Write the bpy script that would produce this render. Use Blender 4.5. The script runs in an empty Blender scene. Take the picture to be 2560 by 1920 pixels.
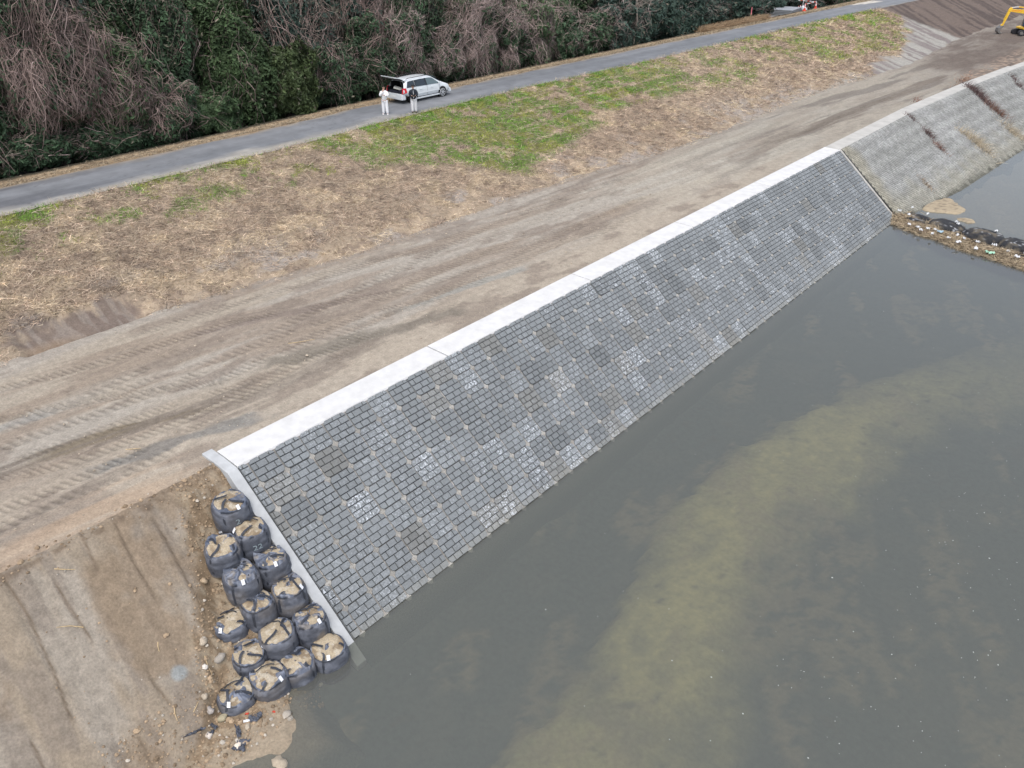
import bpy, math, random
import numpy as np
from mathutils import Vector
C = bpy.context.scene.collection
R_ = math.radians
rng = np.random.default_rng(7)
random.seed(7)

# ---------------------------------------------------------------- camera, sky, sun, exposure
cam_d = bpy.data.cameras.new('camera'); cam = bpy.data.objects.new('camera', cam_d); C.objects.link(cam)
cam.location = (0, 0, 18.0)
cam.rotation_euler = (R_(90 - 31.31), 0, R_(40.728))
cam_d.sensor_width = 36; cam_d.lens = 27.28; cam_d.clip_end = 3000; cam_d.clip_start = 0.1
bpy.context.scene.camera = cam
SUN_EL, SUN_AZ = 66, 150          # elevation, compass-like azimuth of the sun (deg, from +Y clockwise)
w = bpy.data.worlds.new('World'); bpy.context.scene.world = w; w.use_nodes = True
nt = w.node_tree; nt.nodes.clear()
sky = nt.nodes.new('ShaderNodeTexSky'); sky.sky_type = 'NISHITA'; sky.sun_disc = False
sky.sun_elevation = R_(SUN_EL); sky.sun_rotation = R_(SUN_AZ); sky.air_density = 1.0; sky.dust_density = 4.0; sky.ozone_density = 1.0
hs = nt.nodes.new('ShaderNodeHueSaturation'); hs.inputs['Saturation'].default_value = 0.56; hs.inputs['Value'].default_value = 1.25
bg = nt.nodes.new('ShaderNodeBackground'); bg.inputs['Strength'].default_value = 0.15
wo = nt.nodes.new('ShaderNodeOutputWorld')
nt.links.new(sky.outputs[0], hs.inputs['Color']); nt.links.new(hs.outputs[0], bg.inputs[0]); nt.links.new(bg.outputs[0], wo.inputs[0])
sd = bpy.data.lights.new('sun', 'SUN'); sd.energy = 0.5; sd.angle = R_(35); sd.color = (1, .965, .92)
so = bpy.data.objects.new('sun', sd); C.objects.link(so)
so.rotation_euler = (R_(90 - SUN_EL), 0, R_(180 - SUN_AZ))
vs = bpy.context.scene.view_settings
vs.view_transform = 'Standard'; vs.look = 'None'; vs.gamma = 1; vs.use_curve_mapping = False; vs.exposure = 0.42

# ---------------------------------------------------------------- noise
def _h(ix, iy, s):
    h = np.sin(ix * 127.1 + iy * 311.7 + s * 74.7) * 43758.5453
    return h - np.floor(h)
def vn(x, y, s=0):
    x = np.asarray(x, float); y = np.asarray(y, float)
    ix = np.floor(x); iy = np.floor(y); fx = x - ix; fy = y - iy
    fx = fx * fx * (3 - 2 * fx); fy = fy * fy * (3 - 2 * fy)
    a = _h(ix, iy, s); b = _h(ix + 1, iy, s); c = _h(ix, iy + 1, s); d = _h(ix + 1, iy + 1, s)
    return a + (b - a) * fx + (c - a) * fy + (a - b - c + d) * fx * fy
def fbm(x, y, o=4, s=0):
    r = 0; amp = .5; t = 0
    for i in range(o):
        r = r + amp * vn(x, y, s + i * 13); t += amp; amp *= .5
        x = x * 2.03 + 3.1; y = y * 2.03 + 7.7
    return r / t
def vn3(x, y, z, s=0):
    iz = np.floor(z); fz = z - iz; fz = fz * fz * (3 - 2 * fz)
    return vn(x + iz * 17.3, y + iz * 9.1, s) * (1 - fz) + vn(x + (iz + 1) * 17.3, y + (iz + 1) * 9.1, s) * fz
def ss(a, b, x):
    t = np.clip((x - a) / (b - a), 0, 1); return t * t * (3 - 2 * t)
def mix(a, b, t):
    t = np.asarray(t)[..., None]; return a * (1 - t) + np.asarray(b) * t

# ---------------------------------------------------------------- object helpers
def tag(o, label=None, cat=None, group=None, kind=None):
    if label: o['label'] = label
    if cat: o['category'] = cat
    if group: o['group'] = group
    if kind: o['kind'] = kind
    return o
def thing(name, label, cat, loc=(0, 0, 0), rz=0, group=None):
    o = bpy.data.objects.new(name, None); C.objects.link(o); o.location = loc; o.rotation_euler = (0, 0, rz)
    o.empty_display_size = .2
    return tag(o, label, cat, group)
def link(name, me, parent=None):
    o = bpy.data.objects.new(name, me); C.objects.link(o)
    if parent is not None: o.parent = parent
    return o
def npmesh(name, V, F, m, col=None, parent=None, smooth=False):
    """V (n,3); F list of arrays (k, nverts per face); col (n,3|4) per vertex"""
    me = bpy.data.meshes.new(name)
    V = np.asarray(V, np.float32)
    if not isinstance(F, list): F = [F]
    F = [np.asarray(f, np.int32) for f in F if len(f)]
    me.vertices.add(len(V)); me.vertices.foreach_set('co', V.ravel())
    idx = np.concatenate([f.ravel() for f in F]); me.loops.add(len(idx)); me.loops.foreach_set('vertex_index', idx)
    st = []; o = 0
    for f in F:
        st.append(o + np.arange(len(f)) * f.shape[1]); o += f.size
    st = np.concatenate(st).astype(np.int32)
    me.polygons.add(len(st)); me.polygons.foreach_set('loop_start', st)
    me.update(calc_edges=True)
    me.polygons.foreach_set('use_smooth', np.full(len(st), bool(smooth)))
    if col is not None:
        col = np.asarray(col, np.float32)
        if col.shape[1] == 3: col = np.concatenate([col, np.ones((len(col), 1), np.float32)], 1)
        a = me.color_attributes.new('Col', 'FLOAT_COLOR', 'POINT'); a.data.foreach_set('color', col.ravel())
    me.materials.append(m); me.validate()
    return link(name, me, parent)
def grid_faces(nx, ny):
    i = np.arange(nx - 1)[:, None] * ny + np.arange(ny - 1)[None, :]
    i = i.ravel(); return np.stack([i, i + ny, i + ny + 1, i + 1], 1)

class MB:
    def __init__(s): s.v = []; s.f = []
    def add(s, V, F):
        o = len(s.v); s.v += [tuple(p) for p in V]; s.f += [tuple(i + o for i in f) for f in F]; return s
    def box(s, a, b, taper=0.0):
        x0, y0, z0 = a; x1, y1, z1 = b; t = taper
        V = [(x0, y0, z0), (x1, y0, z0), (x1, y1, z0), (x0, y1, z0), (x0 + t, y0 + t, z1), (x1 - t, y0 + t, z1), (x1 - t, y1 - t, z1), (x0 + t, y1 - t, z1)]
        return s.add(V, [(3, 2, 1, 0), (4, 5, 6, 7), (0, 1, 5, 4), (1, 2, 6, 5), (2, 3, 7, 6), (3, 0, 4, 7)])
    def tube(s, pts, r, n=8, cap=True):
        pts = [Vector(p) for p in pts]; rr = r if isinstance(r, (list, tuple)) else [r] * len(pts)
        V = []; F = []
        up = None
        for i, p in enumerate(pts):
            d = (pts[min(i + 1, len(pts) - 1)] - pts[max(i - 1, 0)]).normalized()
            a = d.cross(Vector((0, 0, 1)) if abs(d.z) < .9 else Vector((1, 0, 0))).normalized()
            if up is not None and a.dot(up) < 0: a = -a
            up = a; b = d.cross(a)
            for k in range(n):
                t = 2 * math.pi * k / n; V.append(p + (a * math.cos(t) + b * math.sin(t)) * rr[i])
        for i in range(len(pts) - 1):
            for k in range(n):
                F.append((i * n + k, i * n + (k + 1) % n, (i + 1) * n + (k + 1) % n, (i + 1) * n + k))
        if cap: F.append(tuple(range(n - 1, -1, -1))); F.append(tuple(range((len(pts) - 1) * n, len(pts) * n)))
        return s.add(V, F)
    def prism(s, poly, h0, h1, axis='y'):
        """poly of 2D points extruded along axis"""
        def P(p, h):
            return {'y': (p[0], h, p[1]), 'x': (h, p[0], p[1]), 'z': (p[0], p[1], h)}[axis]
        n = len(poly); V = [P(p, h0) for p in poly] + [P(p, h1) for p in poly]
        return s.add(V, [tuple(range(n)), tuple(range(2 * n - 1, n - 1, -1))] + [(i + n, (i + 1) % n + n, (i + 1) % n, i) for i in range(n)])
    def build(s, name, m, parent=None, smooth=False, bevel=0, sub=0):
        me = bpy.data.meshes.new(name); me.from_pydata(s.v, [], s.f)
        import bmesh
        bm = bmesh.new(); bm.from_mesh(me); bmesh.ops.recalc_face_normals(bm, faces=bm.faces); bm.to_mesh(me); bm.free()
        me.materials.append(m)
        if smooth: me.polygons.foreach_set('use_smooth', [True] * len(me.polygons))
        o = link(name, me, parent)
        if bevel:
            b = o.modifiers.new('bevel', 'BEVEL'); b.width = bevel; b.segments = 2; b.limit_method = 'ANGLE'
        if sub:
            b = o.modifiers.new('sub', 'SUBSURF'); b.levels = sub; b.render_levels = sub
        return o

# ---------------------------------------------------------------- materials
def new_mat(name):
    m = bpy.data.materials.new(name); m.use_nodes = True; n = m.node_tree; n.nodes.clear()
    out = n.nodes.new('ShaderNodeOutputMaterial'); b = n.nodes.new('ShaderNodeBsdfPrincipled'); n.links.new(b.outputs[0], out.inputs[0])
    return m, n, b, out
def nd(n, t, **kw):
    x = n.nodes.new(t)
    for k, v in kw.items():
        if k in x.inputs: x.inputs[k].default_value = v
        else: setattr(x, k, v)
    return x
def noise_node(n, scale, detail=5, rough=.6, vec=None, stretch=None):
    g = n.nodes.new('ShaderNodeNewGeometry') if vec is None else None
    src = g.outputs['Position'] if vec is None else vec
    if stretch:
        mp = nd(n, 'ShaderNodeMapping'); mp.inputs['Scale'].default_value = stretch; n.links.new(src, mp.inputs[0]); src = mp.outputs[0]
    x = nd(n, 'ShaderNodeTexNoise', Scale=scale, Detail=detail, Roughness=rough); n.links.new(src, x.inputs['Vector']); return x
def mulmix(n, col_out, fac_out, lo, hi):
    """col * maprange(fac -> lo..hi)"""
    mr = nd(n, 'ShaderNodeMapRange'); mr.inputs[1].default_value = .25; mr.inputs[2].default_value = .75; mr.inputs[3].default_value = lo; mr.inputs[4].default_value = hi
    n.links.new(fac_out, mr.inputs[0])
    v = nd(n, 'ShaderNodeVectorMath', operation='SCALE'); n.links.new(col_out, v.inputs[0]); n.links.new(mr.outputs[0], v.inputs['Scale']); return v.outputs[0]
def bump(n, b, h_out, strength, dist=.02):
    x = nd(n, 'ShaderNodeBump', Strength=strength, Distance=dist); n.links.new(h_out, x.inputs['Height']); n.links.new(x.outputs[0], b.inputs['Normal'])
def vmat(name, rough=.9, sc=12, lo=.75, hi=1.25, bstr=.5, bd=.02, spec=.2, sc2=None):
    """vertex colour times world-space noise"""
    m, n, b, o = new_mat(name)
    a = nd(n, 'ShaderNodeVertexColor', layer_name='Col'); c = a.outputs[0]
    x = noise_node(n, sc); c = mulmix(n, c, x.outputs[0], lo, hi)
    if sc2:
        y = noise_node(n, sc2, 3); c = mulmix(n, c, y.outputs[0], .85, 1.15)
    n.links.new(c, b.inputs['Base Color']); b.inputs['Roughness'].default_value = rough; b.inputs['Specular IOR Level'].default_value = spec
    if bstr: bump(n, b, x.outputs[0], bstr, bd)
    return m
def pmat(name, col, rough=.6, metal=0, sc=8, var=.12, bstr=0, spec=.4, coat=0):
    m, n, b, o = new_mat(name)
    rgb = nd(n, 'ShaderNodeRGB'); rgb.outputs[0].default_value = (*col, 1)
    x = noise_node(n, sc); c = mulmix(n, rgb.outputs[0], x.outputs[0], 1 - var, 1 + var)
    n.links.new(c, b.inputs['Base Color']); b.inputs['Roughness'].default_value = rough; b.inputs['Metallic'].default_value = metal
    b.inputs['Specular IOR Level'].default_value = spec
    if coat: b.inputs['Coat Weight'].default_value = coat; b.inputs['Coat Roughness'].default_value = .08
    if bstr: bump(n, b, x.outputs[0], bstr)
    return m

# ---------------------------------------------------------------- plan of the place (metres; +Y runs along the river, +X towards the water)
def pw(pts):
    a = np.array(pts, float); return lambda y: np.interp(y, a[:, 0], a[:, 1])
toeX = pw([(-60, -29.9), (6, -29.9), (11, -30.0), (13, -29.7), (18, -29.1), (25, -28.3), (33, -28.4), (42, -27.8), (50, -26.9), (64, -27.2), (77, -27.3), (86, -26.6), (95, -25.7), (105, -26.2), (117, -27.2), (600, -27.5)])
loX = pw([(-60, -37.1), (10, -37.2), (25, -37.5), (34, -38.15), (45, -38.5), (55, -38.2), (100, -38.1), (134, -37.3), (600, -37.3)])
hiX = pw([(-60, -41.4), (11, -41.45), (25, -41.7), (34, -42.35), (60, -42.6), (130, -42.4), (600, -42.4)])
outX = pw([(-60, -42.0), (12, -42.05), (25, -42.4), (34, -43.1), (60, -43.3), (100, -43.5), (600, -43.5)])
cX = pw([(-60, -18.25), (74, -18.25), (87, -17.6), (103, -16.4), (140, -13.2), (200, -8), (600, 30)])
bX = pw([(-60, -13.5), (56, -13.5), (56.05, -13.4), (60, -12.8), (66, -12.0), (83, -11.1), (103, -10), (140, -7), (200, -2), (600, 36)])
ZR, ZC = 7.0, 3.9

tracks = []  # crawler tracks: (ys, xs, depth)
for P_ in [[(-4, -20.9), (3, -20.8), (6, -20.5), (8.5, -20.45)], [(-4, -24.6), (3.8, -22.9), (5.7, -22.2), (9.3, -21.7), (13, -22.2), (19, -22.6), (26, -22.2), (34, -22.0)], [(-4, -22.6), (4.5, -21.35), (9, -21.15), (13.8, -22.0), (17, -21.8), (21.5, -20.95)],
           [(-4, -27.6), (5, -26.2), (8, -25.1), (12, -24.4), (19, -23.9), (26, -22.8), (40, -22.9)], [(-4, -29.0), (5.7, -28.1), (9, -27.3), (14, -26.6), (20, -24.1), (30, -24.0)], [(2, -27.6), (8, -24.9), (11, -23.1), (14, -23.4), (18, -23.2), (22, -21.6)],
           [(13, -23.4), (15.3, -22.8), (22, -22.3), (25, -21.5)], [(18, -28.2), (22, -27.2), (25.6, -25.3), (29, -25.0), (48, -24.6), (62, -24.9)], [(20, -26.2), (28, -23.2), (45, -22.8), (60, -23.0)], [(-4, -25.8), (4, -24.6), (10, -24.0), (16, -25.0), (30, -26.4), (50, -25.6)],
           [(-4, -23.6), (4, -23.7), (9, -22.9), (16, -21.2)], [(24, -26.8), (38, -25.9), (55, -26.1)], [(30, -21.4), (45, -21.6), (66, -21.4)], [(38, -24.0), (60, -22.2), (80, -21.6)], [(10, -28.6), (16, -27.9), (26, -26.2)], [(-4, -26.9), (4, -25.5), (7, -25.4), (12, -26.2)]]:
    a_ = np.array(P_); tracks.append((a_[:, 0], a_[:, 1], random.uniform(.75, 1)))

def ground_z(X, Y, fine=True):
    toe, lo, hi, ou = toeX(Y), loX(Y), hiX(Y), outX(Y)
    wob = (fbm(X * .5, Y * .5, 3, 5) - .5)
    t = toe + wob * .8
    zb = ZC - .03 + .13 * ss(-19.5, -29, X) + (fbm(X * .35, Y * .12, 4, 11) - .5) * .22 * ss(-19.6, -21, X)
    # bank up to the road
    k = np.clip((t - X) / (t - lo), 0, 1); zbank = 4.02 + (ZR - .03 - 4.02) * (k * .9 + .1 * ss(0, 1, k))
    zbank = zbank + (fbm(X * 1.6, Y * 1.1, 4, 21) - .5) * .22 * ss(0, .06, k) * ss(1, .9, k)
    z = np.where(X < t, zbank, zb)
    z = np.maximum(z, np.where(X < t + .4, zb, -9))
    # cut notch in the bank at the left
    nm = ss(7.0, 7.6, Y) * ss(12.2, 11.4, Y); z = z - nm * ss(-29.6, -29.9, X) * ss(-31.5, -30.7, X) * .3
    z = z + .03 * (fbm(Y * 3, X * .3, 2, 8) - .5) * nm * ss(-31.6, -30.6, X) * ss(-29, -29.6, X)
    # road shelf and far side
    z = np.where((X < lo + .05) & (X > hi - .05), ZR - .05, z)
    zf = ZR - .01 + (fbm(X * 2, Y * 2, 3, 31) - .5) * .08
    z = np.where((X <= hi - .05), np.where(X > ou - .3, zf, zf - 1.3 * ss(0, 5, ou - .3 - X)), z)
    z = np.where((X <= lo + .6) & (X >= lo + .05), np.minimum(z, ZR - .01 + .0 * X), z)
    # river side
    cx, bx = cX(Y), bX(Y)
    plane = ZC * (bx - X) / (bx - cx)
    z = np.where(Y > 8.45, np.minimum(z, plane - .55), z)
    sl = (-13.47 + (fbm(Y * 1.1, Y * 0 + 1, 3, 41) - .5) * .3 - X) * .745
    # scraped strips left by the bucket
    u = (Y + .10 * (X + 18)) / .92; fr = u - np.floor(u); h1 = _h(np.floor(u), 0, 3)
    sl = sl + (h1 - .5) * .05 - .035 * np.exp(-((fr - .5) / .07) ** 2) * (vn(X * .8, np.floor(u), 4) > .35) + (fbm(X * 3, Y * 3, 3, 43) - .5) * .03
    yb = np.interp(X, [-18.5, -17, -16, -15, -14, -13], [6.9, 6.2, 5.5, 4.9, 4.2, 2.5]) + (fbm(X * 2, Y * 2, 3, 46) - .5) * .6
    pit = ss(-.1, .7, Y - yb) * ss(-18.4, -17.6, X) * .34 * ss(-12.4, -13.6, X)
    rub = ss(-.3, .3, Y - yb) * ss(-19.2, -18.3, X)
    sl = sl - pit + (fbm(X * 6, Y * 6, 4, 47) - .5) * .16 * np.clip(rub, 0, 1)
    apron = .13 * (-12.95 + .85 * np.exp(-((Y - 5.3) / .9) ** 2) - .25 * ss(4, 2, Y) + (fbm(Y * 1.5, X * .8, 3, 48) - .5) * .5 - X) + (fbm(X * 4, Y * 4, 3, 49) - .5) * .05
    sl = np.maximum(sl, np.maximum(np.minimum(apron, .2), -.9 + 0 * X)) - 1.3 * ss(5.8, 8.2, Y) * ss(-14.3, -12.6, X)
    sl = np.where(X > -11.9, np.minimum(sl, -.05 - .62 * (X + 11.9)), sl)
    z = np.where(Y <= 8.45, np.minimum(z + (fbm(X * 5, Y * 5, 3, 53) - .5) * .1 * ss(-19.6, -18.9, X), sl), z)
    # dug slope far away
    dm = ss(118, 123, Y + (X + 30) * .4)
    z = z + dm * (fbm(X * .8, Y * .8, 3, 61) - .5) * .5 * (X > hi)*0 + dm * (fbm(X * .5, Y * .5, 3, 61) - .5) * .35 * ((X > lo + .5) & (X < -20))
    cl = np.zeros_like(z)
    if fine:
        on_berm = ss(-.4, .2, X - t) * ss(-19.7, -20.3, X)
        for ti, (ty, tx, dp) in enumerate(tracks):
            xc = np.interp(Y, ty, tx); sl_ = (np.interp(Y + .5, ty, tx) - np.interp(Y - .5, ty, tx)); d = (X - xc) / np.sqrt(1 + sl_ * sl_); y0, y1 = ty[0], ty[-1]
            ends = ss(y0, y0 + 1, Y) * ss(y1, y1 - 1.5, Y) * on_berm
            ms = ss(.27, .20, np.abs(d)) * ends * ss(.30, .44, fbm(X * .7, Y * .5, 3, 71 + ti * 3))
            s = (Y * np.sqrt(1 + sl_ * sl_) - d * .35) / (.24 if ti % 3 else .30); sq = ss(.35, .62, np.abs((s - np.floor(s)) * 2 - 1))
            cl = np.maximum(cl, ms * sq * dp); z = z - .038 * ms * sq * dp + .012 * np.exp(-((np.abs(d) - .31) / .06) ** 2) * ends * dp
        z = z + on_berm * (fbm(X * 7, Y * 4, 3, 77) - .5) * .03
    return z, cl
def gz(x, y):
    return float(ground_z(np.array([x], float), np.array([y], float), False)[0][0])

def green_mask(X, Y):
    lo, t = loX(Y), toeX(Y); k = np.clip((t - X) / (t - lo), 0, 1.1)       # 0 toe .. 1 road
    n = .72 * fbm(X * 1.1, Y * .75, 6, 91) + .28 * fbm(X * 4.5, Y * 3.5, 3, 93); n2 = fbm(X * .25, Y * .16, 3, 95)
    dens = np.interp(Y, [0, 8, 18, 27, 31, 40, 50, 58, 64, 75, 95, 118, 124], [.32, .32, .29, .32, .50, .57, .58, .60, .34, .26, .28, .26, 0])
    kmin = np.interp(Y, [0, 20, 29, 33, 36, 44, 52, 60, 75, 90, 120], [.62, .66, .64, .46, .22, .40, .47, .50, .42, .30, .26])
    up = ss(kmin - .08, kmin + .06, k + (n2 - .5) * .3)
    stripes = 1 - .55 * ss(.70, .9, np.sin(X * 4.2 + .5 * np.sin(Y * .3))) * ss(38, 42, Y) * ss(66, 60, Y)
    edge = .6 * ss(.84, .97, k) * ss(.4, .6, n2 + .1)
    return np.clip(ss(.58 - .42 * dens, .70 - .38 * dens, n * .75 + n2 * .25) * up * stripes * (.35 + dens) + edge * n, 0, 1)

def ground_col(X, Y, Z, cl):
    toe, lo, hi, ou = toeX(Y), loX(Y), hiX(Y), outX(Y)
    t = toe + (fbm(X * .5, Y * .5, 3, 5) - .5) * .8
    st = fbm(X * 1.3 - Y * .10, Y * .12, 5, 101); st2 = fbm(X * 3.2 - Y * .2, Y * .22, 4, 105); f = fbm(X * 3, Y * 3, 4, 103)
    c = np.zeros(X.shape + (3,)) + np.array((.325, .284, .228))
    c = mix(c, (.335, .312, .275), ss(.42, .6, fbm(X * .5, Y * .1, 4, 111)) * .6)
    c = mix(c, (.245, .198, .155), ss(.50, .68, st) * .7)
    c = mix(c, (.245, .212, .175), ss(.56, .70, st2) * .45)
    c = mix(c, (.35, .305, .245), ss(-22.3, -20.6, X + (st - .5) * 3) * ss(75, 45, Y) * .85); c = mix(c, (.20, .165, .135), ss(.54, .68, fbm(X * 1.4, Y * .5, 5, 119)) * .6)
    for (pts_, wd, colr, a) in [([(4.6, -23.3), (7.5, -22.75), (10.2, -21.6)], .38, (.175, .145, .105), .9), ([(5.6, -21.3), (8.5, -20.75), (10.8, -20.0)], .42, (.20, .195, .18), .85), ([(12.5, -22.9), (17, -21.6), (21, -20.5)], .55, (.185, .165, .135), .8), ([(12, -26.9), (20, -24.4)], .35, (.20, .165, .14), .7), ([(19, -22.4), (26, -21.4)], .35, (.27, .27, .245), .7), ([(2, -26), (6, -25.6)], .4, (.30, .295, .27), .6)]:
        pa = np.array(pts_); xc = np.interp(Y, pa[:, 0], pa[:, 1]); nn_ = fbm(X * 1.2, Y * .8, 5, 123); d = np.abs(X - xc) / wd + (nn_ - .5) * 1.6
        c = mix(c, colr, a * ss(1.0, .5, d) * ss(pa[0, 0] - .6, pa[0, 0] + .8, Y + (nn_ - .5) * 2) * ss(pa[-1, 0] + .4, pa[-1, 0] - .6, Y + (nn_ - .5) * 2))
    c = mix(c, (.42, .40, .34), ss(.5, .66, fbm(X * .7, Y * .09, 3, 117)) * ss(28, 50, Y) * .4); c = mix(c, (.285, .268, .228), ss(40, 60, Y) * .5); c = mix(c, (.155, .138, .12), ss(.55, .66, fbm(X * 1.0 - Y * .05, Y * .10, 5, 127)) * ss(42, 62, Y) * .7)
    # damp dark streaks on the haul road
    for (x0, y0, x1, y1, wd, a) in [(-21.3, 9, -21.2, 21, .55, .5), (-23.4, 2, -21.9, 12, .35, .75), (-22.0, 48, -23.2, 60, .8, .55), (-22.4, 58, -21.2, 92, .8, .85), (-22.5, 95, -21, 130, 3.2, .6), (-27.2, 30, -26.8, 60, .3, .5), (-20.4, 2, -21.3, 9, .4, .4)]:
        xc = x0 + (x1 - x0) * (Y - y0) / (y1 - y0); d = np.abs(X - xc + (st2 - .5) * 1.6)
        c = mix(c, (.17, .145, .12), a * ss(wd, wd * .3, d) * ss(y0 - 1, y0 + 1.5, Y) * ss(y1 + 1, y1 - 2, Y))
    dk = ss(82, 104, Y + (X + 22) * 1.2) * (.55 + .45 * ss(.35, .6, fbm(X * .8, Y * .25, 4, 121)))
    c = mix(c, (.125, .10, .085), dk * ss(-31, -27, X) * .9)
    c = mix(c, (.31, .235, .175), ss(.45, .6, f) * ss(88, 94, Y) * ss(122, 110, Y) * ss(-20.3, -19, X) * .9)
    c = c * (1 - .26 * cl)[..., None]  # groove shade painted into the colour, on top of moist tread soil
    # foot of the bank: loose grey soil
    c = mix(c, (.27, .24, .205), ss(1.3, .2, np.abs(X - t)) * .6 * ss(.35, .6, f))
    # bank
    bank = (X < t) & (X > lo - .2); k = np.clip((t - X) / (t - lo), 0, 1)
    straw = np.zeros_like(c) + np.array((.29, .235, .172))
    straw = mix(straw, (.37, .295, .215), ss(.45, .7, fbm(X * 1.1, Y * .9, 4, 131)))
    straw = mix(straw, (.17, .13, .105), ss(.56, .72, fbm(X * 2.1, Y * 1.7, 4, 137)) * .6)
    straw = mix(straw, (.30, .27, .24), ss(.50, .64, fbm(X * .8, Y * .5, 4, 139)) * ss(.42, .12, k) * .85)
    g = green_mask(X, Y)
    gc = mix(np.zeros_like(c) + np.array((.09, .125, .035)), (.15, .155, .055), ss(.4, .65, fbm(X * 1.3, Y * 1.1, 3, 141)))
    straw = mix(straw, gc, g * .85)
    notch = .85 * ss(6.8, 7.8, Y + (f - .5) * 1.5) * ss(12.2, 11.2, Y + (f - .5) * 1.5) * ss(-31.8, -31.1, X + (f - .5) * 1.8) * ss(-29.5, -29.8, X)
    nc = mix(np.zeros_like(c) + np.array((.15, .12, .105)), (.20, .172, .152), ss(.45, .6, vn(Y * 5.5, X * .8, 9)))
    nc = mix(nc, (.23, .17, .12), ss(10.0, 8.4, Y) * ss(-30.7, -30.1, X) * .8)
    straw = mix(straw, nc, notch)
    # grey scraped fan, then freshly dug brown slope
    fan_top = np.interp(Y, [74, 88, 100, 110, 117, 122, 123], [.0, .10, .20, .36, .60, .80, .0])
    strip = vn(Y * 1.6 + X * .5, X * .12, 15)
    straw = mix(straw, mix(np.zeros_like(c) + np.array((.31, .30, .27)), (.20, .175, .165), ss(.45, .7, strip)), ss(fan_top + .05, fan_top - .08, k + (fbm(X * .7, Y * .5, 4, 145) - .5) * .35) * (fan_top > .02))
    dug = ss(119.5, 121.5, Y + (X + 27) * -.1)
    straw = mix(straw, mix(np.zeros_like(c) + np.array((.145, .115, .098)), (.09, .072, .064), ss(.42, .65, vn(Y * .9 + X * .6, X * .15, 17))), dug)
    c = np.where(bank[..., None], straw, c)
    # far verge and forest floor
    verge = mix(np.zeros_like(c) + np.array((.34, .255, .165)), (.20, .15, .10), ss(.5, .7, f))
    c = np.where((X < hi + .1)[..., None], verge, c)
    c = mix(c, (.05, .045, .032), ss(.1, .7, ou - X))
    # dug slope at the near end
    left = (Y < 8.45) & (X > -19.2)
    u = (Y + .10 * (X + 18)) / .92
    lc = mix(np.zeros_like(c) + np.array((.262, .218, .165)), (.285, .252, .208), ss(.40, .62, fbm(X * .35, (Y + .1 * X) * 1.2, 4, 151)))
    lc = mix(lc, (.20, .17, .14), ss(.5, .6, vn(X * .5 + 3, u * 3.1, 7)) * .6); lc = mix(lc, (.215, .165, .115), ss(.5, .66, fbm(X * .7, Y * .7, 4, 153)) * .8)
    u = (Y + .10 * (X + 18)) / .92; fr = u - np.floor(u)
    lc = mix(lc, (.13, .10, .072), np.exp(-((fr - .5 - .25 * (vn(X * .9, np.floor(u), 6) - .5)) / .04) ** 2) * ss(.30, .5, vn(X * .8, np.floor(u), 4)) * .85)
    yb = np.interp(X, [-18.5, -17, -16, -15, -14, -13], [6.9, 6.2, 5.5, 4.9, 4.2, 2.5]) + (fbm(X * 2, Y * 2, 3, 46) - .5) * .6
    wet = ss(-.25, .2, Y - yb) * ss(-18.9, -18.3, X)
    lc = mix(lc, mix(np.zeros_like(c) + np.array((.215, .160, .105)), (.30, .245, .175), ss(.45, .65, fbm(X * 5, Y * 5, 3, 157))), np.clip(wet, 0, 1))
    sand = ss(-13.5, -13.2, X) * ss(6.9, 6.3, Y); lc = mix(lc, (.30, .25, .185), sand * .8)
    lc = mix(lc, (.25, .262, .255), ss(.20, .12, np.hypot(X + 15.13, (Y - 4.42) * .8)))
    lc = mix(lc, (.10, .112, .092), ss(-.10, -.45, Z))
    lip = ss(.45, .1, np.abs(X + 18.75 + (st2 - .5) * 1.2)) * ss(.4, .6, f); lc = mix(lc, (.14, .105, .075), lip * .7)
    c = mix(c, (.36, .27, .19), ss(-20.3, -19.3, X + (st2 - .5) * 2) * ss(9, 6, Y) * .7)
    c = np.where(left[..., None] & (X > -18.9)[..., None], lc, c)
    return np.clip(c * (.9 + .2 * fbm(X * 8, Y * 8, 2, 161))[..., None], 0, 1)

def steps(*segs):
    a = [np.arange(s, e - st * .5, st) for s, e, st in segs]; return np.concatenate(a + [np.array([segs[-1][1]])])
M_ground = vmat('soil', .95, 16, .82, 1.18, .6, .03, .15, 4)
xs = steps((-160, -70, 6), (-70, -45, .7), (-45, -37, .16), (-37, -29.6, .10), (-29.6, -19.3, .055), (-19.3, -12.2, .05), (-12.2, -10.4, .2))
ys = steps((-60, -4, 1.5), (-4, 45, .05), (45, 100, .12), (100, 250, .5), (250, 600, 6))
gX, gY = np.meshgrid(xs, ys, indexing='ij')
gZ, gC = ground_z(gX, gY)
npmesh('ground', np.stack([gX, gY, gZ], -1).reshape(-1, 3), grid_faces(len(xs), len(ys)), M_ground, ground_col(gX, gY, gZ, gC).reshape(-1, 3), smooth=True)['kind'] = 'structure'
del gX, gY, gZ, gC

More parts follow.
